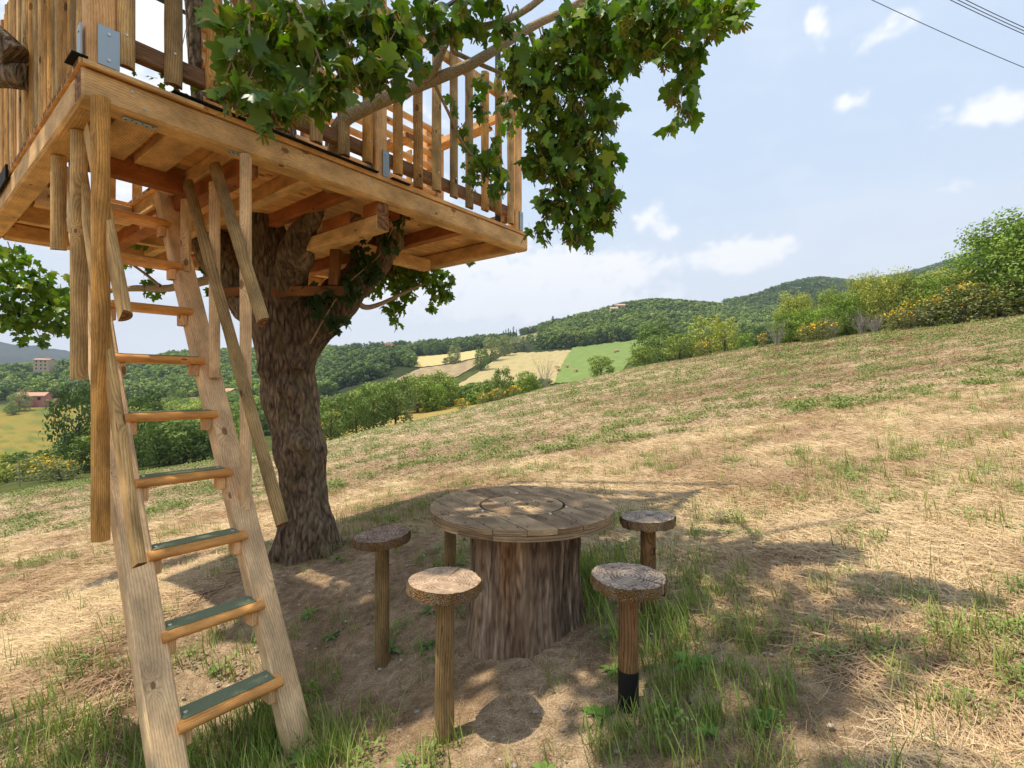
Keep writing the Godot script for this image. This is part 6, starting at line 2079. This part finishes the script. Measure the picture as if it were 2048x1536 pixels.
func field_mesh(bones: Array, dents: Array, lo: Vector3, hi: Vector3, cell: float, k: float) -> MB:
	# the bones' tapered capsules joined smoothly, meshed by surface nets
	var n := Vector3i(((hi - lo) / cell).ceil()) + Vector3i.ONE
	var f := PackedFloat32Array()
	f.resize(n.x * n.y * n.z)
	f.fill(0.5)
	for e in bones:
		var a: Vector3 = e[0]
		var b: Vector3 = e[1]
		var ra: float = e[2]
		var rb: float = e[3]
		var reach := maxf(ra, rb) + k + cell * 2.0
		var c0 := Vector3i((a.min(b) - Vector3.ONE * reach - lo) / cell).max(Vector3i.ZERO)
		var c1 := Vector3i((a.max(b) + Vector3.ONE * reach - lo) / cell).min(n - Vector3i.ONE)
		var ab := b - a
		var ll := maxf(ab.length_squared(), 1e-6)
		for y in range(c0.y, c1.y + 1):
			for z in range(c0.z, c1.z + 1):
				var row := (y * n.z + z) * n.x
				for x in range(c0.x, c1.x + 1):
					var p := lo + Vector3(x, y, z) * cell
					var t := clampf((p - a).dot(ab) / ll, 0.0, 1.0)
					var d := (p - a - ab * t).length() - lerpf(ra, rb, t)
					var o := f[row + x]
					var h := maxf(k - absf(d - o), 0.0) / k
					f[row + x] = minf(d, o) - h * h * k * 0.25
	for e in dents:
		var a: Vector3 = e[0]
		var reach: float = e[1] + 0.05
		var c0 := Vector3i((a - Vector3.ONE * reach - lo) / cell).max(Vector3i.ZERO)
		var c1 := Vector3i((a + Vector3.ONE * reach - lo) / cell).min(n - Vector3i.ONE)
		for y in range(c0.y, c1.y + 1):
			for z in range(c0.z, c1.z + 1):
				for x in range(c0.x, c1.x + 1):
					var q := (lo + Vector3(x, y, z) * cell - a) * Vector3(1.3, 0.55, 1.3)
					var d: float = e[1] - q.length()
					var o := f[(y * n.z + z) * n.x + x]
					var h := maxf(0.03 - absf(d - o), 0.0) / 0.03
					f[(y * n.z + z) * n.x + x] = maxf(d, o) + h * h * 0.0075
	var s := MB.new()
	var id := PackedInt32Array()
	id.resize(f.size())
	id.fill(-1)
	var dx := 1
	var dz := n.x
	var dy := n.x * n.z
	var corner := [0, dx, dz, dx + dz, dy, dy + dx, dy + dz, dy + dx + dz]
	var cp := [Vector3(0, 0, 0), Vector3(1, 0, 0), Vector3(0, 0, 1), Vector3(1, 0, 1), Vector3(0, 1, 0), Vector3(1, 1, 0), Vector3(0, 1, 1), Vector3(1, 1, 1)]
	var edges := [[0, 1], [2, 3], [4, 5], [6, 7], [0, 2], [1, 3], [4, 6], [5, 7], [0, 4], [1, 5], [2, 6], [3, 7]]
	for y in n.y - 1:
		for z in n.z - 1:
			var row := (y * n.z + z) * n.x
			for x in n.x - 1:
				var o := row + x
				var v0 := f[o]
				if absf(v0) > cell * 2.2:
					continue
				var m := 0
				for q in 8:
					if f[o + corner[q]] < 0.0:
						m += 1
				if m == 0 or m == 8:
					continue
				var sum := Vector3.ZERO
				var cnt := 0
				for e in edges:
					var a := f[o + corner[e[0]]]
					var b := f[o + corner[e[1]]]
					if (a < 0.0) != (b < 0.0):
						sum += (cp[e[0]] as Vector3).lerp(cp[e[1]], a / (a - b))
						cnt += 1
				var g := Vector3(f[o + dx] - v0, f[o + dy] - v0, f[o + dz] - v0).normalized()
				id[o] = s.p(lo + (Vector3(x, y, z) + sum / cnt) * cell, g)
	for y in range(1, n.y - 1):
		for z in range(1, n.z - 1):
			var row := (y * n.z + z) * n.x
			for x in range(1, n.x - 1):
				var o := row + x
				var v0 := f[o] < 0.0
				for ax in 3:
					var st: int = [dx, dy, dz][ax]
					if (f[o + st] < 0.0) == v0:
						continue
					var p: int = [dy, dz, dx][ax]
					var q: int = [dz, dx, dy][ax]
					var a := id[o]
					var b := id[o - p]
					var c := id[o - p - q]
					var d := id[o - q]
					if a < 0 or b < 0 or c < 0 or d < 0:
						continue
					s.tri(a, b, c)
					s.tri(a, c, d)
	return s


func build_maple() -> void:
	var gy := ground(-1.6, 3.95)
	var o := thing("maple_tree", "old maple with furrowed trunk growing up through the treehouse deck", "tree", S(-1.6, 3.95, gy))
	var org := o.position
	var R := func(x: float, d: float, h: float) -> Vector3: return S(x, d, h) - org
	var bones := []
	var chain := func(list: Array) -> void:
		for k in list.size() - 1:
			bones.append([R.call(list[k][0], list[k][1], list[k][2]), R.call(list[k + 1][0], list[k + 1][1], list[k + 1][2]), list[k][3], list[k + 1][3]])
	chain.call([[-1.585, 3.95, -1.45, 0.20], [-1.61, 3.95, -1.1, 0.172], [-1.66, 3.95, -0.52, 0.178], [-1.735, 3.95, -0.13, 0.187], [-1.77, 3.95, 0.27, 0.195], [-1.74, 3.95, 0.5, 0.22]])
	chain.call([[-1.77, 3.95, 0.30, 0.17], [-2.06, 4.0, 0.66, 0.155], [-2.36, 4.05, 1.04, 0.14], [-2.5, 4.08, 1.26, 0.13]])
	chain.call([[-1.76, 3.95, 0.40, 0.19], [-1.79, 3.84, 0.86, 0.165], [-1.84, 3.74, 1.15, 0.13], [-1.86, 3.7, 1.34, 0.125]])
	chain.call([[-1.66, 3.74, 0.74, 0.125], [-1.54, 3.60, 0.94, 0.095], [-1.47, 3.52, 1.06, 0.072]])
	chain.call([[-1.50, 3.54, 1.0, 0.068], [-1.37, 3.42, 1.10, 0.048], [-1.19, 3.26, 1.21, 0.034]])
	chain.call([[-1.66, 3.95, 0.35, 0.17], [-1.36, 3.95, 0.66, 0.145], [-1.13, 4.0, 0.93, 0.125], [-0.98, 4.05, 1.16, 0.105]])
	for k in 6:
		var a := k * 1.05 + 0.4
		bones.append([R.call(-1.6 + cos(a) * 0.12, 3.95 + sin(a) * 0.12, -1.15), R.call(-1.6 + cos(a) * 0.27, 3.95 + sin(a) * 0.27, gy - 0.08), 0.085, 0.05])
	for e in [[-1.60, 3.76, 0.16, 0.045], [-1.70, 3.745, -0.02, 0.04], [-1.86, 3.78, 0.12, 0.04], [-1.60, 3.77, -0.42, 0.05]]:
		bones.append([R.call(e[0], e[1], e[2]), R.call(e[0] + 0.05, e[1] - 0.012, e[2] - 0.03), e[3], e[3] * 0.8])
	var dents := [[R.call(-1.755, 3.72, -0.36), 0.045], [R.call(-1.58, 3.715, 0.185), 0.022], [R.call(-1.66, 3.73, 0.34), 0.03]]
	var s: MB = field_mesh(bones, dents, Vector3(-1.25, -0.2, -0.5), Vector3(1.0, 3.0, 0.85), 0.019, 0.085)
	for k in s.v.size():
		var p := s.v[k]
		var rid := 1.0 - absf(fine.get_noise_3d(p.x * 70.0, p.y * 11.0, p.z * 70.0)) * 2.4
		var lump := fine.get_noise_3dv(p * Vector3(22.0, 12.0, 22.0))
		s.v[k] = p + s.n[k] * (0.014 * rid + 0.016 * lump - 0.008)
		var pale := smoothstep(-0.05, 0.4, fine.get_noise_3dv(p * Vector3(14.0, 7.0, 14.0) + Vector3.ONE * 40.0))
		s.c[k] = Color(0.68, 0.62, 0.56).lerp(Color(1.05, 1.0, 0.92), pale) * (0.78 + 0.3 * rid)
	smooth_out(s, Vector3.ZERO)
	part(o, "trunk", s.made(), M.bark)
	# limbs above the deck
	var lm := func(called: String, pts: Array, rad: Array, sides: int, m: Material) -> void:
		var b := MB.new()
		b.tint = Color(1, 1, 1)
		var w := []
		for p in pts:
			w.append(R.call(p[0], p[1], p[2]))
		limb(b, w, rad, sides, 0.12)
		part(o, called, b.made(), m)
	lm.call("limb", [[-1.95, 3.25, 1.2], [-1.96, 3.2, 1.71], [-2.0, 3.2, 2.1], [-2.02, 3.2, 2.44], [-2.05, 3.1, 3.1], [-2.3, 2.7, 4.2]], [0.062, 0.06, 0.055, 0.055, 0.05, 0.03], 14, M.bark)
	lm.call("limb", [[-1.68, 3.6, 1.55], [-1.75, 3.5, 3.0], [-1.9, 3.0, 4.2], [-2.0, 1.9, 5.2]], [0.15, 0.11, 0.08, 0.03], 12, M.bark)
	lm.call("branch", [[-1.12, 3.1, 1.2], [-1.03, 2.93, 1.36], [-0.965, 2.85, 1.48], [-0.71, 2.8, 1.58], [-0.34, 2.8, 1.73], [-0.18, 2.85, 1.84], [0.11, 2.95, 2.09], [0.38, 3.0, 2.26], [0.8, 3.05, 2.6]], [0.045, 0.042, 0.038, 0.034, 0.030, 0.028, 0.024, 0.02, 0.012], 12, M.twig)
	lm.call("branch", [[-0.60, 2.8, 1.60], [-0.43, 2.75, 1.71], [-0.32, 2.7, 1.87], [-0.06, 2.7, 1.94], [0.16, 2.7, 2.07], [0.5, 2.7, 2.4]], [0.022, 0.021, 0.020, 0.018, 0.016, 0.01], 10, M.twig)
	lm.call("branch", [[-0.33, 2.8, 1.85], [-0.18, 2.9, 1.84], [-0.01, 3.0, 1.83], [0.19, 3.1, 1.80], [0.35, 3.2, 1.70]], [0.014, 0.012, 0.011, 0.009, 0.005], 8, M.twig)
	lm.call("branch", [[-0.32, 2.7, 1.86], [-0.27, 2.65, 2.0], [-0.30, 2.6, 2.2]], [0.014, 0.012, 0.008], 8, M.twig)
	lm.call("branch", [[-0.45, 2.78, 1.70], [-0.36, 2.9, 1.55], [-0.30, 3.02, 1.45], [-0.16, 3.1, 1.30], [-0.10, 3.12, 1.15]], [0.010, 0.009, 0.008, 0.006, 0.003], 7, M.twig)
	lm.call("branch", [[0.10, 2.95, 2.08], [0.28, 3.2, 1.75], [0.42, 3.3, 1.4], [0.48, 3.38, 1.1], [0.50, 3.4, 0.95]], [0.016, 0.013, 0.010, 0.007, 0.003], 8, M.twig)
	lm.call("branch", [[0.38, 3.0, 2.26], [0.85, 2.9, 2.1], [1.02, 2.8, 1.8], [0.97, 2.8, 1.5]], [0.014, 0.01, 0.007, 0.003], 8, M.twig)
	lm.call("branch", [[-1.9, 3.5, 2.6], [-1.6, 2.6, 2.5], [-1.2, 2.2, 2.1], [-0.9, 2.05, 1.6], [-0.75, 2.0, 1.25]], [0.03, 0.024, 0.016, 0.01, 0.004], 8, M.twig)
	lm.call("branch", [[-1.2, 2.2, 2.1], [-1.05, 1.98, 1.6], [-0.98, 1.9, 1.2]], [0.014, 0.008, 0.003], 7, M.twig)
	lm.call("branch", [[-2.34, 4.1, 0.88], [-2.92, 4.3, 0.82], [-3.46, 4.5, 0.85], [-4.13, 4.6, 0.77], [-4.6, 4.5, 0.55]], [0.04, 0.032, 0.026, 0.018, 0.008], 9, M.twig)
	lm.call("branch", [[-3.0, 4.3, 0.83], [-3.25, 4.45, 0.98], [-3.5, 4.5, 1.15], [-3.6, 4.5, 1.3]], [0.014, 0.012, 0.008, 0.004], 7, M.twig)
	lm.call("branch", [[-1.33, 4.1, 0.74], [-1.27, 4.3, 0.66], [-1.18, 4.45, 0.70], [-1.05, 4.7, 0.83], [-0.75, 5.0, 1.05]], [0.028, 0.024, 0.02, 0.016, 0.008], 9, M.twig)
	lm.call("cut_limb", [[-3.2, 2.75, 2.05], [-2.75, 2.6, 1.84], [-2.58, 2.62, 1.70]], [0.075, 0.07, 0.07], 12, M.bark)
	lm.call("cut_limb", [[-3.1, 2.7, 1.60], [-2.8, 2.66, 1.63], [-2.56, 2.66, 1.62]], [0.05, 0.06, 0.065], 12, M.bark)
	# leaves
	var leaf := [maple_leaf(0.34, 0.30, 0.2), maple_leaf(-0.22, 0.45, -0.35), maple_leaf(0.5, 0.1, 0.4), maple_leaf(0.15, 0.6, -0.15)]
	var many := []      # [transform, tint, nearness]
	var keys := []
	var keyc := []
	var twigs := MB.new()
	for mass in FOLIAGE:
		for e in FOLIAGE[mass]:
			var c := S(e[0], e[1], e[2])
			var r: float = e[3]
			var size := 0.083 if mass == "near" else 0.073
			if mass == "ivy":
				continue
			var n := int(maxf(5.0, 2.05 * PI * r * r / (0.42 * size * size)))
			if mass == "near":
				n = int(n * 1.02)
			elif mass == "right":
				n = int(n * 1.25)
			elif mass == "sprig":
				n = int(n * 0.85)
			elif mass == "left" or mass == "back":
				n = int(n * 1.05)
			for k in n:
				var p := Vector3(rng.randfn(), rng.randfn(), rng.randfn())
				p = p.normalized() * r * pow(rng.randf(), 0.42) * Vector3(1.0, 0.95, 1.15)
				many.append([hang(c + p + Vector3(0, size * 0.4, 0), size, 0.55), leaf_tint(), e[1] + (0.0 if mass == "near" else 10.0)])
			if mass != "back" and mass != "left":
				for k in int(n * (0.20 if mass == "near" else 0.26)):
					var p := Vector3(rng.randfn(), rng.randfn(), rng.randfn()).normalized() * r * pow(rng.randf(), 0.5)
					keys.append(Transform3D(Basis(Vector3.UP, rng.randf() * TAU).scaled(Vector3.ONE * rng.randf_range(0.8, 1.3)), c + p))
					keyc.append(Color(0.26, 0.29, 0.055).lerp(Color(0.33, 0.29, 0.09), rng.randf()))
			for k in (3 if mass != "left" else 2):
				var a := rng.randf() * TAU
				var q := Vector3(cos(a), 0, sin(a)) * r * 0.5
				limb(twigs, [c + Vector3(0, r * 1.0, 0) - q * 0.6, c + q * 0.3, c - Vector3(0, r * 0.8, 0) + q], [0.004, 0.003, 0.0015], 5)
	# the crown overhead, out of the picture, that shades the deck and the table
	var over := []
	var overc := []
	var tries := 0
	while over.size() < 3700 and tries < 60000:
		tries += 1
		var p := Vector3(rng.randfn(), rng.randfn(), rng.randfn()).normalized() * pow(rng.randf(), 0.4)
		var x := -2.8 + p.x * 2.1
		var d := 2.35 + p.z * 2.2
		var h := 4.15 + p.y * 1.5
		if h < 0.80 * maxf(d, 0.3) + 0.35 + (0.35 if absf(x) < d else 0.0):
			continue
		if broad.get_noise_3d(x * 11.0, d * 11.0, h * 11.0) < -0.05:
			continue
		var low := Vector2(x + (h + 1.2) * 0.465, d + (h + 1.2) * 0.058)     # light gaps of the crown
		if low.x < -1.2 and low.y > 2.25:
			continue
		if ((low - Vector2(-0.28, 1.52)) / Vector2(0.6, 0.46)).length() < 1.0 or (low - Vector2(0.25, 2.45)).length() < 0.2 or (low - Vector2(0.15, 1.75)).length() < 0.2:
			if rng.randf() < 0.93:
				continue
		over.append(hang(S(x, d, h), 0.115, 0.7))
		overc.append(leaf_tint())
	many.sort_custom(func(a, b): return a[2] < b[2])
	var tones := []
	for k in 6:
		var c: Color = [Color(0.11, 0.18, 0.026), Color(0.14, 0.215, 0.031), Color(0.17, 0.25, 0.036), Color(0.075, 0.14, 0.04), Color(0.115, 0.185, 0.028), Color(0.24, 0.29, 0.05)][k]
		tones.append(leaf_mat((c * 1.3).linear_to_srgb(), [0.42, 0.4, 0.45, 0.36, 0.42, 0.5][k], Color(0.78, 0.9, 0.25)))
	var ats := [[], [], [], []]
	var cols := [[], [], [], []]
	for k in many.size():
		var xf: Transform3D = many[k][0]
		if k < 296:
			xf.origin -= org
			part(o, "leaf", leaf[k % 4], tones[[0, 1, 2, 3, 4, 1, 2, 0, 3, 5, 1, 0][k % 12]], xf)
		else:
			xf.origin -= org
			ats[k % 4].append(xf)
			cols[k % 4].append(many[k][1])
	for k in over.size():
		var xf: Transform3D = over[k]
		xf.origin -= org
		ats[k % 4].append(xf)
		cols[k % 4].append(overc[k])
	for k in 4:
		stuff(o, "foliage", leaf[k], M.leaf, ats[k], cols[k])
	for k in keys.size():
		keys[k].origin -= org
	stuff(o, "winged_seeds", key_mesh(), M.key, keys, keyc)
	for k in twigs.v.size():
		twigs.v[k] -= org
	tag(part(o, "twigs", twigs.made(), M.twig), "", "", "", "stuff")
	# ivy on the trunk and under the deck
	var iv := thing("ivy", "dark green climber growing over the maple's right limb and under the deck", "climbing plant", S(-1.35, 3.72, 0.0))
	var ia := []
	var ic := []
	for e in FOLIAGE.ivy:
		var n := int(maxf(8.0, 1.5 * PI * e[3] * e[3] / (0.42 * 0.05 * 0.05)))
		for k in n:
			var p: Vector3 = Vector3(rng.randfn(), rng.randfn(), rng.randfn()).normalized() * e[3] * pow(rng.randf(), 0.4) * Vector3(1, 1, 0.6)
			ia.append(hang(S(e[0], e[1], e[2]) + p - iv.position, 0.055, 0.35))
			ic.append(Color(0.030, 0.062, 0.018).lerp(Color(0.055, 0.10, 0.024), rng.randf()))
	stuff(iv, "foliage", leaf[3], M.leaf, ia, ic)
	var st := MB.new()
	limb(st, [S(-1.5, 3.74, 0.3) - iv.position, S(-1.25, 3.72, 0.7) - iv.position, S(-1.0, 3.76, 0.95) - iv.position, S(-0.84, 3.55, 1.1) - iv.position, S(-0.68, 3.4, 1.22) - iv.position], [0.006, 0.006, 0.005, 0.004, 0.002], 6)
	part(iv, "stem", st.made(), M.twig)
	# a seedling on the deck
	var sl := thing("seedling", "small leafy seedling growing at the deck's front edge behind the first pales", "seedling", W(0.34, 0.10, 1.255))
	var sa := []
	var sc := []
	for k in 34:
		var p := Vector3(rng.randfn() * 0.05, rng.randf() * 0.11, rng.randfn() * 0.05)
		sa.append(hang(p + Vector3(0, 0.02, 0), 0.034, 0.7))
		sc.append(leaf_tint() * 1.2)
	stuff(sl, "foliage", leaf[0], M.leaf, sa, sc)
	var ss := MB.new()
	limb(ss, [Vector3.ZERO, Vector3(0.01, 0.12, 0), Vector3(0.05, 0.24, 0.02), Vector3(0.07, 0.33, 0.02)], [0.003, 0.0025, 0.002, 0.001], 5)
	part(sl, "stem", ss.made(), M.twig)


# ---------------------------------------------------------------- the scene
func _ready() -> void:
	var cam := Camera3D.new()
	cam.name = "camera"
	cam.fov = rad_to_deg(2.0 * atan(768.0 / 1007.0))
	cam.near = 0.05
	cam.far = 12000.0
	cam.position = S(0, 0, 0)
	add_child(cam)
	cam.current = true
	var pano := PanoramaSkyMaterial.new()
	pano.panorama = sky_texture()
	var sky := Sky.new()
	sky.sky_material = pano
	env.background_mode = Environment.BG_SKY
	env.sky = sky
	env.background_energy_multiplier = 1.0
	env.tonemap_mode = Environment.TONE_MAPPER_LINEAR
	env.tonemap_exposure = 1.6
	env.sdfgi_enabled = true
	env.ssao_enabled = true
	env.ssil_enabled = true
	env.fog_enabled = true
	env.fog_density = 0.00017
	env.fog_light_color = Color(0.80, 0.87, 0.97)
	var we := WorldEnvironment.new()
	we.name = "environment"
	we.environment = env
	add_child(we)
	var sun := DirectionalLight3D.new()
	sun.name = "sun"
	sun.light_color = Color(1.0, 0.955, 0.88)
	sun.light_energy = 1.1
	sun.light_angular_distance = 0.6
	sun.shadow_enabled = true
	add_child(sun)
	sun.look_at_from_position(Vector3(-0.242, 0.52, 0.03) * 10.0, Vector3.ZERO, Vector3(0, 0, 1))
	rng.seed = 20240611
	fine.seed = 3
	fine.frequency = 0.1
	fine.fractal_octaves = 3
	broad.seed = 12
	broad.frequency = 0.1
	broad.fractal_octaves = 3
	make_materials()
	build_land()
	build_plants()
	build_houses()
	build_maple()
	build_deck()
	build_ladder()
	build_table()
	build_stools()
	build_grass()
